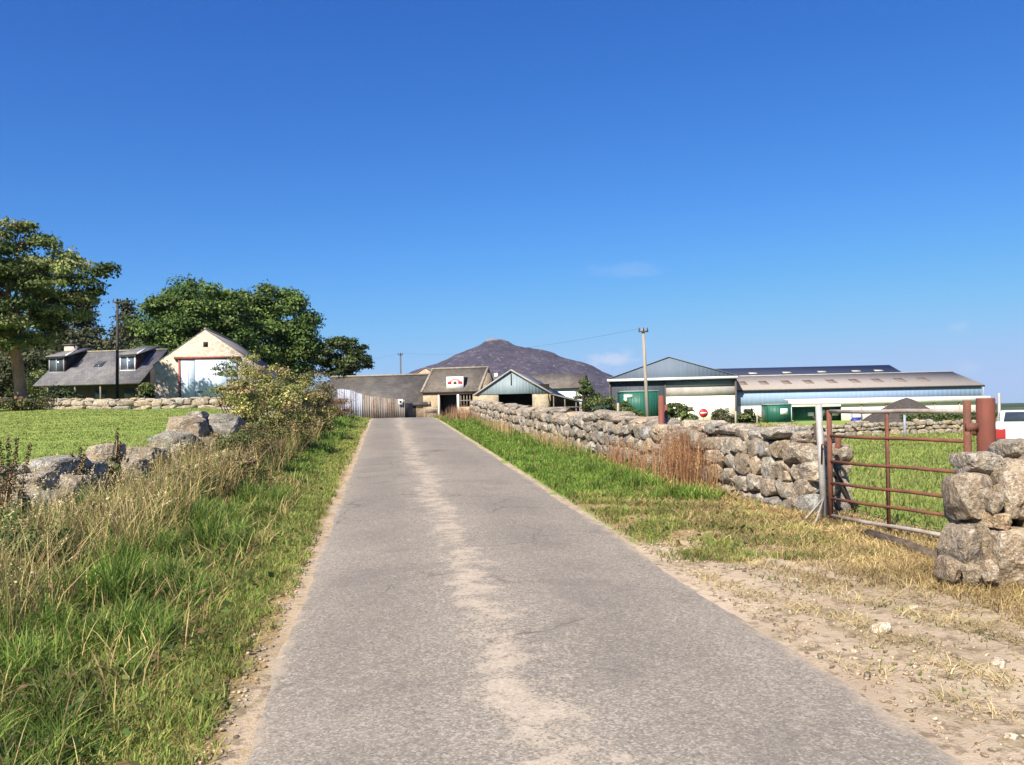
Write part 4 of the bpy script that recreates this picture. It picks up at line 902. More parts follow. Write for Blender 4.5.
# far field wall beyond the right-hand field
fy = 46
drystone('field_wall', 'low far stone wall across the end of the field behind the gate', [(WX(770, fy), fy), (WX(860, fy), fy), (WX(960, fy), fy + .3), (WX(1100, fy), fy + 1)],
         lambda s_: .62 + .06 * math.sin(s_ * 1.7), .5, 82, (.25, .55), (.18, .3), 2, 0, cope=False, mat=STONE_FAR, endface=False)
# garden wall in front of cottage and garage, and its hedge
fy = 57
drystone('garden_wall', 'stone wall of big pale blocks at the top of the left field', [(WX(44, fy), fy), (WX(120, fy), fy), (WX(248, fy), fy + .6)],
         lambda s_: .60 + .05 * math.sin(s_ * 1.3), .55, 83, (.45, 1.2), (.26, .42), 2, 0, mat=STONE_FAR, colr=(.95, 1.35), endface=False)
b = W(18, 410, 57); zg = gz(b.x, 57) - .05
r = np.random.default_rng(5); hb = MB(); hp = np.stack([r.uniform(-5.5, 2.4, 130), r.normal(0, .35, 130), r.uniform(.2, .72, 130)], -1)
clump_leaves(hb, hp, np.full(130, .42), 60, .15, [(.10, .10, .04), (.14, .10, .06), (.075, .09, .03)], r); tag(hb.build('hedge', LEAF, loc=(b.x, 57, zg)), 'low brownish hedge continuing the garden wall to the left edge', 'hedge')
b = W(950, 420, 47.5); zg = gz(b.x, 47.5); hb = MB(); hp = np.stack([r.uniform(-2.6, 2.4, 90), r.normal(0, .3, 90), r.uniform(.3, 1.0, 90)], -1)
clump_leaves(hb, hp, np.full(90, .34), 70, .14, [(.05, .08, .02), (.075, .11, .028), (.10, .11, .04)], r); tag(hb.build('hedge', LEAF, loc=(b.x, 47.5, zg)), 'green hedge on top of the far field wall right of the gravel heap', 'hedge')

# boulder heap at the right edge, in front of the gate's hanging post
def boulder_wall(name, label, items, seed, anchor, warm, mat=STONE):
    r = np.random.default_rng(seed); root = empty(name, anchor, 0, label, 'wall'); o = Vector(anchor)
    for (x0, x1, y0, y1, Y, dep, k) in items:
        c_ = W((x0 + x1) / 2, (y0 + y1) / 2, Y); wx = (x1 - x0) / F * Y; hz_ = (y1 - y0) / F * Y
        mb = MB(); stone(mb, (0, 0, 0), (wx * 1.12, dep, hz_ * 1.13), r.normal(0, .1), 4, tuple(np.array(tint(r, k * .92, k * 1.08)) * np.array(warm)), .05, 9, .82, r, .026)
        mb.build('boulder', mat, root, smooth=True, sharp=20, loc=(c_.x - o.x, c_.y - o.y + dep * .35, c_.z - o.z))
    return root
it = [(969, 1004, 453, 477, 6.62, .42, 1.05), (961, 997, 476, 521, 6.55, .45, 1.0), (989, 1003, 462, 488, 6.6, .35, .9), (1009, 1036, 440, 461, 6.75, .4, .95), (1002, 1046, 460, 518, 6.5, .5, 1.1), (990, 1004, 492, 514, 6.42, .3, .9), (994, 1010, 514, 530, 6.38, .25, 1.1),
      (979, 1003, 508, 540, 6.55, .4, .85), (956, 982, 528, 580, 6.5, .4, .95), (978, 998, 524, 566, 6.5, .4, 1.05), (948, 962, 560, 582, 6.4, .3, .85), (968, 985, 566, 586, 6.38, .25, 1.0), (987, 998, 562, 584, 6.28, .14, 1.2), (997, 1044, 530, 590, 6.35, .5, 1.05),
      (1040, 1085, 445, 520, 6.4, .5, 1.0), (1042, 1090, 520, 594, 6.3, .5, 1.1), (1086, 1140, 455, 500, 6.1, .5, .95), (1084, 1132, 500, 560, 6.1, .5, 1.05), (1090, 1150, 556, 604, 6.0, .5, 1.0), (1138, 1190, 470, 530, 5.8, .5, 1.05), (1134, 1196, 528, 612, 5.7, .5, .95), (1188, 1240, 490, 560, 5.5, .5, 1.0), (1190, 1250, 556, 630, 5.4, .5, 1.0), (960, 1000, 480, 530, 7.0, .5, .9), (1000, 1060, 450, 530, 7.0, .6, .9), (960, 1050, 520, 575, 6.95, .5, .8), (1060, 1105, 460, 580, 6.8, .5, .9), (1105, 1150, 470, 580, 6.5, .5, .95), (1150, 1200, 480, 600, 6.2, .5, .9)]
a = W(990, 590, 6.5); boulder_wall('boulder_wall', 'stub of stacked grey boulders at the right edge beside the rusty round post', it, 91, (a.x, a.y, gz(a.x, a.y)), (1.02, .98, .92))
it = [(12, 69, 458, 482, 10.3, .8, 1.15), (2, 42, 475, 498, 9.8, .6, 1.1), (22, 74, 478, 522, 10.1, .7, .9), (-40, 10, 470, 525, 9.8, .8, 1.0), (-10, 26, 495, 530, 9.6, .5, .9), (60, 92, 470, 500, 11.0, .7, .75),
      (85, 112, 445, 470, 12.6, .6, 1.1), (106, 158, 448, 470, 13.4, .8, .9), (88, 130, 466, 492, 12.4, .7, .8), (127, 144, 470, 494, 12.6, .4, 1.35), (140, 158, 472, 494, 13.0, .5, .8),
      (120, 165, 462, 490, 13.6, .7, .8), (150, 190, 433, 460, 16.6, .9, .95), (163, 200, 417, 440, 17.4, .9, 1.0), (194, 238, 414, 438, 18.0, 1.0, .95), (186, 204, 412, 424, 17.8, .6, 1.1), (186, 214, 436, 462, 17.4, .8, .8), (208, 240, 434, 460, 18.4, .9, .75), (172, 188, 443, 452, 16.2, .3, 1.7), (150, 200, 450, 470, 16.4, .8, .8),
      (60, 92, 462, 490, 10.8, .6, 1.0), (24, 62, 492, 520, 9.7, .6, 1.05), (96, 140, 462, 488, 12.0, .6, 1.0), (130, 172, 448, 474, 14.6, .7, 1.0), (226, 262, 420, 448, 20.5, 1.0, .95), (250, 290, 412, 440, 24, 1.0, .9), (-110, -30, 470, 540, 9.2, .9, 1.0)]
a = W(100, 500, 12); boulder_wall('tumbled_wall', 'tumbled field wall of big grey boulders half buried in grass on the left verge', it, 92, (a.x, a.y, gz(a.x, a.y)), (1.0, 1.02, 1.02))

# ------------------------------------------------------------------ gate, its posts and debris
WORN = plain('worn_galvanised_rail', (.36, .335, .31), (.24, .17, .13), 4, .7, .1)
GA = W(829, 412, 9.6); GB = W(967, 410, 7.75); gl = (Vector((GB.x, GB.y, 0)) - Vector((GA.x, GA.y, 0))).length; zt_ = 1.54; zb_ = .39
gt = empty('farm_gate', (GA.x, GA.y, zb_), math.atan2(GB.y - GA.y, GB.x - GA.x), 'rusty five-bar tubular farm gate with pale worn top and bottom rails', 'gate')
Hh = zt_ - zb_
for zz_, mt in ((Hh, 'w'), (Hh * .765, 'r'), (Hh * .52, 'r'), (Hh * .315, 'r'), (Hh * .165, 'r'), (.0, 'w')):
    mb = MB(); s0 = .004 * math.sin(zz_ * 9); mb.tube([(0.02, 0, zz_ + .006), (gl * .3, s0, zz_ - .004), (gl * .62, -s0, zz_ + .002), (gl - .02, 0, zz_ - .006)], .021 if mt == 'w' else .017, 12); mb.build('rail', WORN if mt == 'w' else RUST, gt, smooth=True)
mb = MB(); mb.tube([(0, 0, -.02), (0, 0, Hh + .02)], .028, 14); mb.build('stile', RUST, gt, smooth=True)
mb = MB(); mb.tube([(gl, 0, -.02), (gl, 0, Hh + .09)], .033, 14); mb.build('stile', RUST, gt, smooth=True)
mb = MB(); mb.box(gl * .47 - .02, gl * .47 + .02, -.008, .008, -.03, Hh + .015); mb.build('centre_brace', RUST, gt)
for zz_ in (Hh * .2, Hh * .85): mb = MB(); mb.tube([(gl, 0, zz_), (gl + .1, 0, zz_)], .014, 8); mb.tube([(gl + .08, 0, zz_ - .05), (gl + .08, 0, zz_ + .05)], .018, 10); mb.build('hinge', RUST, gt)
mb = MB(); mb.tube([(-.02, -.03, Hh * .7), (-.1, -.03, Hh * .68), (-.12, -.02, Hh * .5)], .01, 6); mb.build('latch', RUST, gt)
# round strainer post
c_ = W(986, 430, 7.35); zg = gz(c_.x, c_.y) - .3; ht = W(986, 398, 7.35).z - zg
mb = MB(); mb.tube([(0, 0, 0), (0, 0, ht - .012), (0, 0, ht)], [.070, .074, .071], 32); rp_ = empty('gate_post', (c_.x, c_.y, zg), 0, 'thick round red-brown steel post hanging the gate', 'gate post', 'gate posts')
mb.build('tube', RUSTPOST, rp_, smooth=False)
for zz_ in (ht - .28, ht - 1.0): mb = MB(); mb.box(-.17, -.06, -.018, .018, zz_, zz_ + .07); mb.build('bracket', RUST, rp_)
# galvanised latch post with two stays
c_ = W(824.5, 515, 9.75); t = W(818.5, 404.5, 9.75); zg = gz(c_.x, c_.y) - .1
gp_ = empty('gate_post', (c_.x, c_.y, zg), 0, 'pale galvanised slim post at the left end of the gate', 'gate post', 'gate posts')
mb = MB(); mb.tube([(0, 0, 0), (t.x - c_.x, 0, t.z - zg)], .036, 16); mb.build('tube', GALV, gp_, smooth=True)
for (ex, ey) in ((-.42, -.25), (-.3, -.45)): mb = MB(); mb.tube([(-.01, -.02, .36), (ex, ey, .02)], .010, 8); mb.build('stay_rod', WOODPALE, gp_)
# second brown post behind, dark tangled rails of an old hurdle
hd = empty('old_hurdle', (0, 0, 0), 0, 'broken dark timber hurdle leaning behind the latch end of the gate', 'hurdle')
a = W(838, 520, 10.1); hd.location = (a.x, a.y, gz(a.x, a.y))
def hb_(x0, y0, x1, y1, Y, r_, mt=WOODG, nm='rail', col=(.45, .42, .4)):
    p, q2 = W(x0, y0, Y) - hd.location, W(x1, y1, Y + .15) - hd.location; mb = MB(); mb.tube([p, q2], r_, 8, col); mb.build(nm, mt, hd, smooth=True)
hb_(838.5, 437, 837, 465, 10.1, .035, RUST, 'stake', (1, 1, 1)); hb_(833, 462, 856, 518, 10.0, .026); hb_(836, 474, 851, 519, 10.2, .02); hb_(832, 500, 846, 524, 10.0, .022); hb_(830, 520, 852, 538, 9.7, .018); hb_(814, 424, 832, 506, 10.15, .02); hb_(811, 430, 826, 412, 10.15, .012)
hb_(834, 524, 842, 536, 9.7, .012); hb_(813, 416, 825, 431, 10.2, .012)
def lying(name, label, pts, r_, mat, col, cat):
    V = [W(*p) for p in pts]; V = [Vector((p.x, p.y, gz(p.x, p.y) + r_ * .8 + dz)) for p, dz in zip(V, [0] * len(V))]; o = V[0].copy(); mb = MB(); mb.tube([p - o for p in V], r_, 10, col); return tag(mb.build(name, mat, loc=o, smooth=True), label, cat)
lying('fallen_rail', 'dark weathered timber rail lying on the ground under the gate', [(868, 530, 8.6), (905, 545, 8.0), (948, 562, 7.3)], .045, WOODG, (.55, .5, .48), 'rail')
lying('rusty_chain', 'short rusty chain lying beneath the middle of the gate', [(862, 528, 8.75), (870, 534, 8.5), (880, 535, 8.45), (889, 540, 8.25)], .014, RUST, (.6, .6, .6), 'chain')

# ------------------------------------------------------------------ silver car, seen from behind (local x forward, y to its left)
Yc = 22.0; x0 = WX(994, Yc); bw = 1.7; zg = gz(x0 + .8, Yc); HD = R_(60); car = empty('parked_car', (x0 + bw * math.sin(HD), Yc - bw * math.cos(HD), zg), HD, 'silver-white hatchback seen from behind over the boulders at the right edge', 'car')
SILV = plain('silver_paint', (.74, .75, .77), (.70, .71, .73), 1, .3, .1, bump=0, spec=.6); hz_ = lambda py: W(1015, py, Yc).z - zg
rz, bz, sz_ = hz_(410.5), hz_(421.5), hz_(437)
def bev(o, w_): m_ = o.modifiers.new('bevel', 'BEVEL'); m_.width = w_; m_.segments = 3; m_.limit_method = 'ANGLE'
body = [(0.02, .30), (0, sz_), (.05, bz - .04), (.2, bz), (3.0, bz - .04), (3.85, bz - .22), (4.0, .6), (3.98, .25), (.06, .25)]
mb = MB(); mb.poly([(x, 0, z) for x, z in body], (0, bw, 0)); bd = mb.build('body', SILV, car); bev(bd, .07)
mb = MB(); mb.poly([(.08, .12, bz - .02), (.3, .12, rz - .03), (.5, .12, rz), (1.9, .12, rz), (2.2, .12, rz - .05), (3.0, .12, bz - .06)], (0, bw - .24, 0)); cb = mb.build('cabin', SILV, car); bev(cb, .04)
mb = MB(); mb.poly([(.095, .2, bz + .01), (.095, bw - .2, bz + .01), (.285, bw - .24, rz - .045), (.285, .24, rz - .045)], (-.02, 0, .01)); mb.build('rear_window', GLASS, cb)
for y0_, y1_ in ((.105, .118), (bw - .118, bw - .105)):
    mb = MB(); mb.poly([(.32, y0_, bz + .02), (.46, y0_, rz - .05), (1.9, y0_, rz - .05), (2.6, y0_, bz - .0)], (0, y1_ - y0_, 0)); mb.build('side_window', GLASS, cb)
RED_L = plain('red_lens', (.36, .04, .04), (.30, .03, .03), 2, .2)
for y0_ in (-.012, bw - .17): mb = MB(); mb.box(-.02, .22, min(y0_, bw - .245), min(y0_, bw - .245) + .257, sz_ - .05, sz_ + .22); bev(mb.build('tail_light', RED_L, car), .03)
mb = MB(); mb.box(-.06, .3, .02, bw - .02, .22, sz_ - .035); bev(mb.build('bumper', plain('dark_plastic', (.05, .055, .065)), car), .04)
mb = MB(); mb.box(-.075, -.061, .6, 1.1, sz_ - .2, sz_ - .09); mb.build('number_plate', plain('yellow_plate', (.65, .5, .08)), car)
mb = MB(); mb.tube([(-.004, .85, sz_ + .16), (.03, .85, sz_ + .16)], .05, 14); mb.build('badge', GALV, car)
for xx in (.72, 3.2):
    for yy_ in (-.02, bw - .18):
        mb = MB(); mb.tube([(xx, yy_, .30), (xx, yy_ + .2, .30)], .30, 24); wh = mb.build('wheel', plain('tyre_rubber', (.02, .02, .02)), car); mb = MB(); mb.tube([(xx, yy_ - .006, .30), (xx, yy_ + .206, .30)], .18, 16); mb.build('rim', GALV, wh)

# ------------------------------------------------------------------ shrubs on the left verge
OL = [(.30, .28, .095), (.38, .34, .13), (.22, .22, .07), (.32, .24, .12), (.18, .20, .06)]
def vsh(u, Y, H, rw, lab, seed, n=46, per=230, ls=.055, cr=.3, cols=OL, stems=26):
    x = u - LA * Y; zg = gz(x, Y) - .05; return shrub('willow_shrub', lab, 'shrubs on the left verge', (x, Y, zg), (rw, rw * .9, H * .56), n, per, ls, cr, cols, seed, stems)
vsh(-2.7, 19.6, 1.75, 1.15, 'large olive-yellow shrub at the right end of the tumbled wall', 201, 80, 220, cr=.25)
vsh(-3.45, 22.5, 2.5, .95, 'tallest thin shrub rising in front of the garage corner', 202, 70, 190, cr=.24)
vsh(-2.5, 24.5, 2.0, 1.05, 'bushy olive shrub next along the verge behind the large one', 203, 66, 210, cr=.26)
vsh(-2.9, 31, 2.3, 1.1, 'paler dry shrub before the tin shed', 204, 60, 200, cols=[(.17, .145, .075), (.20, .17, .09), (.12, .115, .045)])
vsh(-2.0, 38, 1.0, .7, 'rust-coloured low shrub at the foot of the tin shed', 205, 26, 150, cols=[(.17, .08, .045), (.20, .12, .06), (.13, .09, .04)])
WB = [(.17, .14, .06), (.12, .13, .045), (.21, .15, .085), (.09, .105, .035)]
for u_, Y_, H_, rw_, lab_, sd_, cols_ in ((-2.55, 14.6, .85, .75, 'brownish low weed thicket in front of the largest slab boulder', 221, WB), (-2.2, 12.0, .6, .55, 'dark brown weed clump nearest the lane on the left verge', 222, WB),
        (-2.6, 11.2, .45, .5, 'olive weed clump below the dark brown dock weed', 223, WB), (-3.1, 8.6, .40, .5, 'leafy weed clump in front of the first boulder heap', 224, [(.10, .14, .04), (.14, .16, .05), (.17, .14, .06)]),
        (-2.35, 16.8, .8, .7, 'green-brown weed clump at the foot of the large olive shrub', 225, WB), (-3.0, 6.9, .5, .5, 'dark green nettle clump in the tall grass at the left edge', 226, [(.07, .12, .03), (.10, .15, .04)])):
    x = u_ - LA * Y_; shrub('weed_clump', lab_, 'weed clumps on the left verge', (x, Y_, gz(x, Y_) - .05), (rw_, rw_, H_ * .56), 34, 200, .035, .17, cols_, sd_, 22, cat='weeds', stemc=(1.0, .75, .5))
# sapling in front of garage door
x = WX(228, 40); zg = gz(x, 40); H = W(228, 365, 40).z - zg; r = np.random.default_rng(9)
sp = empty('sapling', (x, 40, zg), 0, 'thin young sapling in front of the pale blue garage door', 'sapling'); mb = MB(); mb.tube([(.4, 0, 0), (.15, 0, H * .5), (-.2, 0, H)], [.03, .022, .012], 6); mb.build('stem', BARK, sp)
mb = MB(); clump_leaves(mb, [(-.2, 0, H), (-.55, 0, H - .2), (.2, 0, H - .15), (0, .1, H - .5), (-.3, 0, H - .45)], np.array([.3, .22, .22, .2, .2]), 60, .11, [(.09, .12, .04), (.13, .16, .05)], r); mb.build('foliage', LEAF, sp)

# dock weeds
def dock(px, top, base, Y, lab, seed, n=3):
    r = np.random.default_rng(seed); b = W(px, base, Y); zg = gz(b.x, Y); H = W(px, top, Y).z - zg
    rt = empty('dock_weed', (b.x, Y, zg), 0, lab, 'weed', 'tall dock weeds by the tumbled wall'); mb = MB(); lb = MB()
    for i in range(n):
        dx_, dy_ = r.normal(0, .09, 2); hh = H * r.uniform(.8, 1) if i else H
        mb.tube([(dx_ * .3, dy_ * .3, 0), (dx_ * .7, dy_ * .7, hh * .5), (dx_ + .05, dy_, hh)], [.006, .005, .002], 5, (.9, .6, .4))
        t = r.uniform(.45, 1, 420); P = np.stack([dx_ * t + .05 * t * t, dy_ * t, hh * t], -1) + r.normal(0, 1, (420, 3)) * np.array([.028, .028, .02]) * (1.3 - t)[:, None]
        leaves(lb, P, sph(420, r), r.uniform(.012, .03, 420), pal(420, [(.13, .09, .05), (.10, .095, .04), (.17, .11, .06)], r), r=r)
        P = np.stack([dx_ * t[:14] * .5, dy_ * t[:14], hh * (t[:14] - .35)], -1) + r.normal(0, .05, (14, 3)); leaves(lb, P, sph(14, r) + np.array([0, 0, .6]), r.uniform(.08, .2, 14), pal(14, [(.07, .10, .03), (.10, .10, .035)], r), .35, r=r)
    mb.build('stems', DRY, rt); lb.build('seed_heads', LEAF, rt)
dock(117, 428, 480, 11.5, 'tall dark brown dock weed beside the middle boulders of the tumbled wall', 301)
dock(80, 447, 500, 10.6, 'shorter green-brown dock weed just right of the first boulder heap', 302)
dock(14, 436, 520, 9.0, 'leafy dock weed at the far left edge before the field', 303, 4)
dock(-2, 452, 540, 8.0, 'dock weed cut by the left edge of the frame', 304)
dock(160, 450, 500, 13.5, 'bushy low dock weed in front of the slab boulders', 305, 4)
dock(185, 442, 490, 15.5, 'brown dock weed before the white-patched boulder', 306, 4)

# dried reddish weeds against the right wall
def dryweeds(u, Y, du, dy, n, h0, h1, lab, seed, cols=((.40, .205, .11), (.46, .28, .16), (.30, .15, .085)), w=.007):
    r = np.random.default_rng(seed); uu_ = u + r.normal(0, du, n); yy_ = Y + r.normal(0, dy, n); P = onground(uu_, yy_); o = np.array([u - LA * Y, Y, gz(u - LA * Y, Y)])
    mb = MB(); c0 = pal(n, cols, r); h = r.uniform(h0, h1, n) * (1 - .3 * ((uu_ - u) / (2 * du)) ** 2).clip(.4, 1); az = r.uniform(0, 6.28, n)
    blades(mb, P - o, h, np.full(n, w), r.uniform(0, .22, n), c0 * .8, c0 * 1.1, az, r)
    m_ = n * 7; i = r.integers(0, n, m_); t = r.uniform(.45, 1, m_); Q = P[i] - o + np.stack([np.cos(az[i]) * .1 * t ** 2 * h[i], np.sin(az[i]) * .1 * t ** 2 * h[i], h[i] * t * .95], -1) + r.normal(0, .015, (m_, 3))
    leaves(mb, Q, sph(m_, r), r.uniform(.012, .03, m_), np.clip(c0[i] * r.normal(1, .2, (m_, 1)), .01, 1), .5, r=r)
    tag(mb.build('dry_weeds', DRY, loc=tuple(o)), lab, 'weeds', 'dried weeds along the right wall')
dryweeds(4.40, 12.9, .15, .5, 620, .6, 1.08, 'tall reddish-brown dried weeds standing against the near part of the right wall', 311)
dryweeds(4.25, 15.4, .12, .8, 240, .35, .7, 'thinner dried weeds farther along the right wall', 312, w=.009)
dryweeds(3.9, 20.5, .14, 1.6, 260, .3, .55, 'straw-coloured weeds at the foot of the middle of the right wall', 313, ((.42, .32, .17), (.36, .25, .13)), .012)
dryweeds(3.6, 27.5, .16, 2.0, 260, .3, .55, 'pale dry weeds low against the far part of the right wall', 314, ((.42, .32, .17), (.40, .26, .15)), .014)
dryweeds(3.3, 38, .35, 1.5, 320, .35, .8, 'rusty-pink dried weeds at the far end of the right wall before the signed barn', 315, ((.34, .17, .11), (.42, .28, .17), (.26, .13, .09)), .02)

# ------------------------------------------------------------------ grass (uncountable)
G1, G2, G3, GY, ST, BR = (.135, .215, .04), (.21, .30, .062), (.085, .14, .028), (.34, .33, .11), (.46, .35, .17), (.22, .15, .08)
mb = MB()
def grass(n, u0, u1, y0, y1, h, w, cols, wts=None, bend=(.1, .6), pw=1.0, keep=None, hs=None, tipk=1.2, rootk=.75, r=rng):
    u, y = scatter_u(n, u0, u1, y0, y1, r, pw); x = u - LA * y
    if keep is not None:
        k = r.random(n) < keep(u, y); u, y, x = u[k], y[k], x[k]
    n = len(u); P = onground(u, y); hh = h * r.uniform(.5, 1.25, n)
    if hs is not None: hh = hh * hs(u, y)
    c = pal(n, cols, r, .16, wts) * (1 + .22 * pn(x, y, 1.1, 71))[:, None].clip(.55, 1.5)
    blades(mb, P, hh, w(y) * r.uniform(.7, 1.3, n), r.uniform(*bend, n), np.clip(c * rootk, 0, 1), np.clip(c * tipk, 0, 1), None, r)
wn = lambda y: .0045 + .0006 * y
# left verge: long lush grass, in tussocks
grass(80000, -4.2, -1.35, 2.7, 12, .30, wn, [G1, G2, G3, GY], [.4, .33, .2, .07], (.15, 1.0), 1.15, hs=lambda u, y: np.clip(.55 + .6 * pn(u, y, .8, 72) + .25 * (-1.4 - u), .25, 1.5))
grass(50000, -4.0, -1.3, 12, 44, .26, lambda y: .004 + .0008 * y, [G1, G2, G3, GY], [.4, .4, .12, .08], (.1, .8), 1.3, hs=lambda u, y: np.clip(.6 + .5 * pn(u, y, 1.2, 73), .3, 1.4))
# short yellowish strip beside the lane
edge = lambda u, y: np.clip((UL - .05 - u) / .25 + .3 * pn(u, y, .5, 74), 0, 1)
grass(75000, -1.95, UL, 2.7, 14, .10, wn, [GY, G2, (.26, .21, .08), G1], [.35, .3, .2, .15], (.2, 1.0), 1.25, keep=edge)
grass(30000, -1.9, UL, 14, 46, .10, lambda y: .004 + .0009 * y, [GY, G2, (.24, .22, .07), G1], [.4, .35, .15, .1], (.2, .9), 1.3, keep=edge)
# right verge
rvh = lambda u, y: np.clip(.45 + .35 * pn(u, y, 1.0, 75) + .55 * ss(2.7, 3.8, u), .2, 1.5)
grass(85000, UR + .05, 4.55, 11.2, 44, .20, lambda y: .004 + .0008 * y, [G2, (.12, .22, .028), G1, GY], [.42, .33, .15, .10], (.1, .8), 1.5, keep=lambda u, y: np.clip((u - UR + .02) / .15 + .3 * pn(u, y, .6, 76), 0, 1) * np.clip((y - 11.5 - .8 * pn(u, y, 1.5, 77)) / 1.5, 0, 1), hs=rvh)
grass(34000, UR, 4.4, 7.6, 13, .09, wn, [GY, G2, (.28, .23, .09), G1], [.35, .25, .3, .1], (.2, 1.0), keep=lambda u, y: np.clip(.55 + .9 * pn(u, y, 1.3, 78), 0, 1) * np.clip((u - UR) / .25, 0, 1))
grass(5000, UR + .3, 4.6, 4.2, 8.5, .06, wn, [GY, (.20, .2, .07), G1], None, (.3, 1.1), keep=lambda u, y: np.clip(-.1 + 1.0 * pn(u, y, .8, 79), 0, .8))
for n, u0, u1, y0, y1 in ((5200, -4.0, -.85, 2.7, 9), (3000, -3.6, -.9, 9, 20), (1800, 2.7, 4.5, 8, 20)):      # broad-leaved weeds among the blades
    u, y = scatter_u(n, u0, u1, y0, y1, rng, 1.2); kk_ = pn(u, y, .7, 91) > .15; u, y = u[kk_], y[kk_]; P = onground(u, y) + np.stack([0 * u, 0 * u, rng.uniform(.02, .16, len(u))], -1)
    leaves(mb, P, rng.normal(0, .45, (len(u), 3)) + np.array([0, 0, 1]), rng.uniform(.03, .085, len(u)), pal(len(u), [(.09, .15, .04), (.15, .20, .06), (.20, .19, .07), (.24, .15, .08)], rng, .2), .6)
tag(mb.build('verge_grass', GRASS), 'green grass covering both verges of the lane', 'grass', kind='stuff')
mb = MB()
# dry tall grass round the tumbled wall and along the verge
dryk = lambda u, y: np.clip(.35 + .8 * pn(u, y, 1.2, 80), .05, 1)
grass(20000, -5.0, -2.1, 4.4, 12, .70, lambda y: .0035 + .0004 * y, [ST, BR, (.36, .27, .13), (.13, .17, .045)], [.28, .24, .18, .30], (.1, .75), 1.0, keep=dryk, hs=lambda u, y: 1 - .3 * ss(-2.6, -3.1, u) * ss(7, 8, y))
grass(19000, -4.5, -1.8, 11, 24, .62, lambda y: .004 + .0005 * y, [ST, BR, (.34, .25, .12), (.13, .17, .045)], [.20, .27, .18, .35], (.1, .7), 1.0, keep=dryk)
grass(10000, -4.6, -2.3, 4.2, 13, .62, lambda y: .004 + .0003 * y, [(.56, .44, .24), ST, (.44, .32, .16)], None, (.15, .9), keep=lambda u, y: np.clip(.1 + 1.0 * pn(u, y, .8, 93), 0, 1), tipk=1.25, hs=lambda u, y: 1 - .45 * ss(-2.8, -3.3, u) * ss(7, 8, y))
grass(9000, -4.4, -2.2, 22, 44, .55, lambda y: .004 + .0007 * y, [ST, BR, (.36, .27, .13), GY], [.3, .25, .25, .2], (.1, .7), 1.0)
grass(5000, -3.6, -1.2, 2.8, 14, .3, wn, [ST, GY, BR], [.5, .3, .2], (.2, 1.1))
# straw at the gate entrance and wall foot
grass(34000, UR + .6, 5.3, 6.1, 12.5, .12, lambda y: .004 + .0003 * y, [ST, (.52, .40, .21), (.33, .24, .12), BR], [.4, .25, .25, .1], (.5, 1.3), keep=lambda u, y: np.clip((u - 3.2 + .35 * pn(u, y, .9, 83)) / .9, 0, 1) * np.clip((y - 6.3) / .8 + .2, 0, 1))
grass(16000, 3.3, 4.7, 11.5, 42, .22, lambda y: .005 + .0007 * y, [ST, (.40, .27, .14), GY], [.5, .3, .2], (.2, 1.0), 1.2, keep=lambda u, y: np.clip(1 - abs(u - 4.45 + .035 * (y - 12)) / .4, 0, 1))
grass(26000, UR + .05, 5.2, 3.4, 8.5, .11, lambda y: .004, [ST, (.55, .43, .25), (.30, .26, .11), (.38, .28, .15)], None, (1.2, 1.9), keep=lambda u, y: np.clip(.25 + .9 * pn(u, y, .7, 87) + .35 * (u - 3.4), 0, 1), tipk=1.3, rootk=1.0)
grass(5000, 4.0, 5.0, 5.0, 7.2, .14, lambda y: .005, [ST, BR, (.33, .24, .12)], None, (.3, 1.2))
tag(mb.build('dry_grass', DRY), 'dry straw-coloured grass by the walls and gate', 'dry grass', kind='stuff')
# seed heads drooping over the left verge
mb = MB(); r = np.random.default_rng(77); n = 640
u, y = scatter_u(n, -4.7, -2.3, 4.6, 15, r); P = onground(u, y); h = r.uniform(.55, .95, n); az = r.normal(.6, 1.3, n); bd_ = r.uniform(.2, .8, n); c0 = pal(n, [(.56, .45, .25), (.62, .52, .32), (.42, .31, .17)], r)
blades(mb, P, h, np.full(n, .004), bd_, c0 * .8, c0, az, r)
m_ = n * 26; i = r.integers(0, n, m_); t = r.uniform(.74, 1.0, m_); d = np.stack([np.cos(az), np.sin(az), 0 * az], -1)
Q = P[i] + np.array([0, 0, 1.]) * (h[i] * (t - .42 * np.minimum(bd_[i], 1.3) * t ** 2.2))[:, None] + d[i] * (h[i] * bd_[i] * t ** 1.6)[:, None] + r.normal(0, .007, (m_, 3))
leaves(mb, Q, sph(m_, r), r.uniform(.010, .026, m_), np.clip(c0[i] * r.normal(1.1, .15, (m_, 1)), 0, 1), .4, r=r)
tag(mb.build('grass_seed_heads', DRY), 'bleached drooping grass seed heads over the left verge', 'dry grass', kind='stuff')
# fields
mb = MB()
n = 80000; y = 11 + 46 * rng.random(n) ** 1.2; x = rng.uniform(-.62 * y - 3, -LA * y - 3.6, n)
def fieldg(x, y, h, cols, wts, w):
    n = len(x); P = np.stack([x, y, ground(x, y) - .01], -1); c = pal(n, cols, rng, .14, wts) * (1 + .2 * pn(x, y, 3.0, 84) + .12 * pn(x, y, .9, 85))[:, None].clip(.5, 1.5)
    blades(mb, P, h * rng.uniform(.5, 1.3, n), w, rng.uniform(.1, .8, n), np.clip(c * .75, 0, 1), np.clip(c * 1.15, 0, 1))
fieldg(x, y, .055, [(.27, .34, .085), (.32, .37, .11), (.36, .34, .12), (.20, .28, .06)], [.4, .3, .2, .1], .004 + .0011 * y)
n = 95000; y = 2.0 + 43.6 * rng.random(n) ** 1.4; x = rng.uniform(5.0 - LA * y, .62 * y + 4.5, n); k = (x + LA * y > 5.3); x, y = x[k], y[k]
fieldg(x, y, .11, [(.25, .31, .08), (.29, .33, .095), (.33, .32, .11), G2, ST], [.35, .27, .2, .12, .06], .004 + .0011 * y)
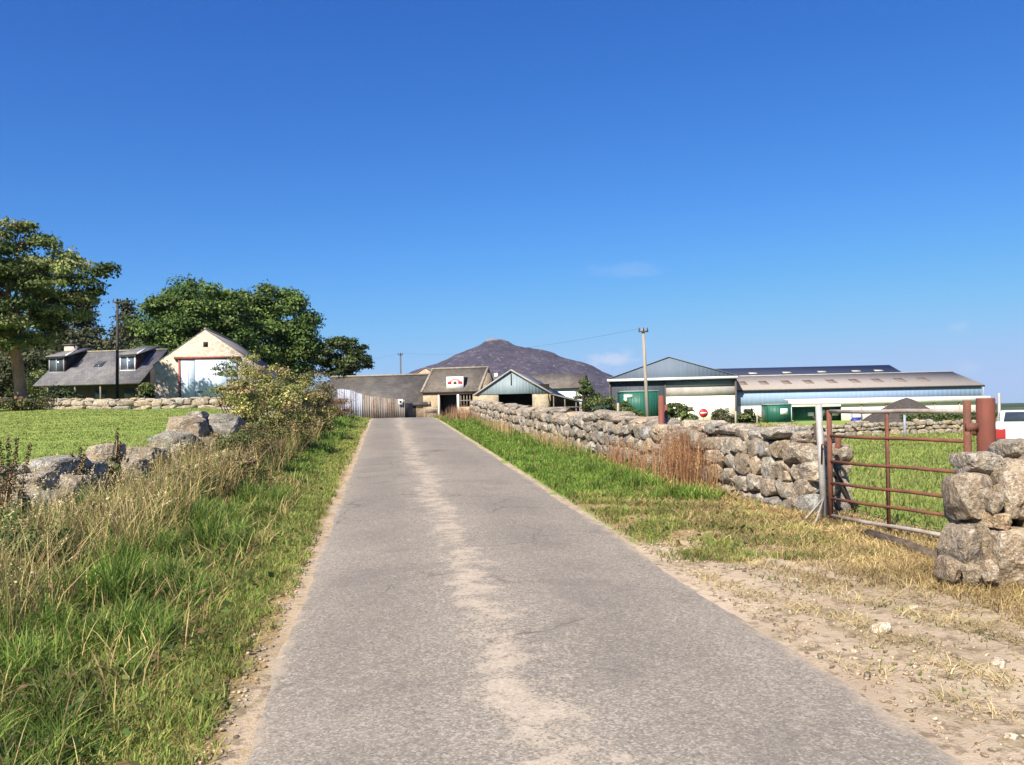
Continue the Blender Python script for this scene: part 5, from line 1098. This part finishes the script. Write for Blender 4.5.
tag(mb.build('field_grass', GRASS), 'green pasture grass of the fields on either side', 'grass', kind='stuff')
# rough growth beyond the right wall, in front of the farmyard
mb = MB(); n = 22000; y = rng.uniform(44, 66, n); x = rng.uniform(-1, .28 * y + 3, n)
fieldg(x, y, .5, [ST, (.34, .26, .13), GY, G1], [.35, .25, .25, .15], .02 + .0009 * y)
tag(mb.build('rough_grass', DRY), 'rough pale grass beyond the right-hand wall', 'dry grass', kind='stuff')

# ------------------------------------------------------------------ air: one closed box of thin even haze
mb = MB(); mb.box(-1500, 1500, -60, 2900, -9, 175); m = bpy.data.materials.new('thin_air_haze'); m.use_nodes = True; m.node_tree.nodes.clear(); q = N(m.node_tree)
vp = q.n('ShaderNodeVolumePrincipled', ins={'Color': (.80, .88, 1.0, 1), 'Density': HAZE, 'Anisotropy': .3}); o_ = q.n('ShaderNodeOutputMaterial'); m.node_tree.links.new(vp.outputs[0], o_.inputs['Volume'])
tag(mb.build('haze', m), 'faint bluish haze in the far distance', 'haze', kind='stuff')

# ------------------------------------------------------------------ loose stones
for (px, py, w_, h_, lab, k) in ((881, 632, 20, 12, 'largest white angular stone lying on the sandy gate entrance', 1.9), (914, 609, 9, 5, 'small white stone above the largest white one', 1.7), (998, 666, 15, 9, 'pale flat stone near the right edge of the entrance', 1.5),
                                 (867, 678, 8, 6, 'brown stone close to the lane edge', .9), (795, 582, 15, 5, 'flat tan stone half sunk in the dry grass', 1.3), (1012, 738, 12, 7, 'pale stone in the bottom right corner', 1.6), (820, 658, 7, 6, 'dark stone beside the lane edge', .7)):
    slope = (py - (382.5 + S) + (px - 512) * math.tan(ROLL)) / F
    Y = 5.0
    for _ in range(20): x = WX(px, Y, py); Y = (EYE - gz(x, Y)) / slope
    x = WX(px, Y, py); mb = MB(); stone(mb, (0, 0, 0), (w_ / F * Y, w_ / F * Y * .8, h_ / F * Y * 1.15), rng.uniform(0, 3), 3, (k, k, k * .97), .2)
    tag(mb.build('loose_stone', STONE, loc=(x, Y, gz(x, Y) + h_ / F * Y * .3), smooth=True), lab, 'stone', 'loose stones on the entrance')
mb = MB(); r = np.random.default_rng(90)
for _ in range(5200):
    y = r.uniform(3.2, 9.5); u = UR + abs(r.normal(0, .8)); 
    if r.random() < .25: u = UL - abs(r.normal(.1, .1))
    x = u - LA * y; s_ = .004 + .034 * r.random() ** 3; k = r.uniform(.7, 1.7); stone(mb, (x, y, gz(x, y) + s_ * .15), (s_, s_ * r.uniform(.6, 1), s_ * .6), r.uniform(0, 3), 1, (k, k * .93, k * .8), .2, 5, r=r)
tag(mb.build('gravel', STONE), 'scattered grit and pebbles along the lane edges', 'gravel', kind='stuff')
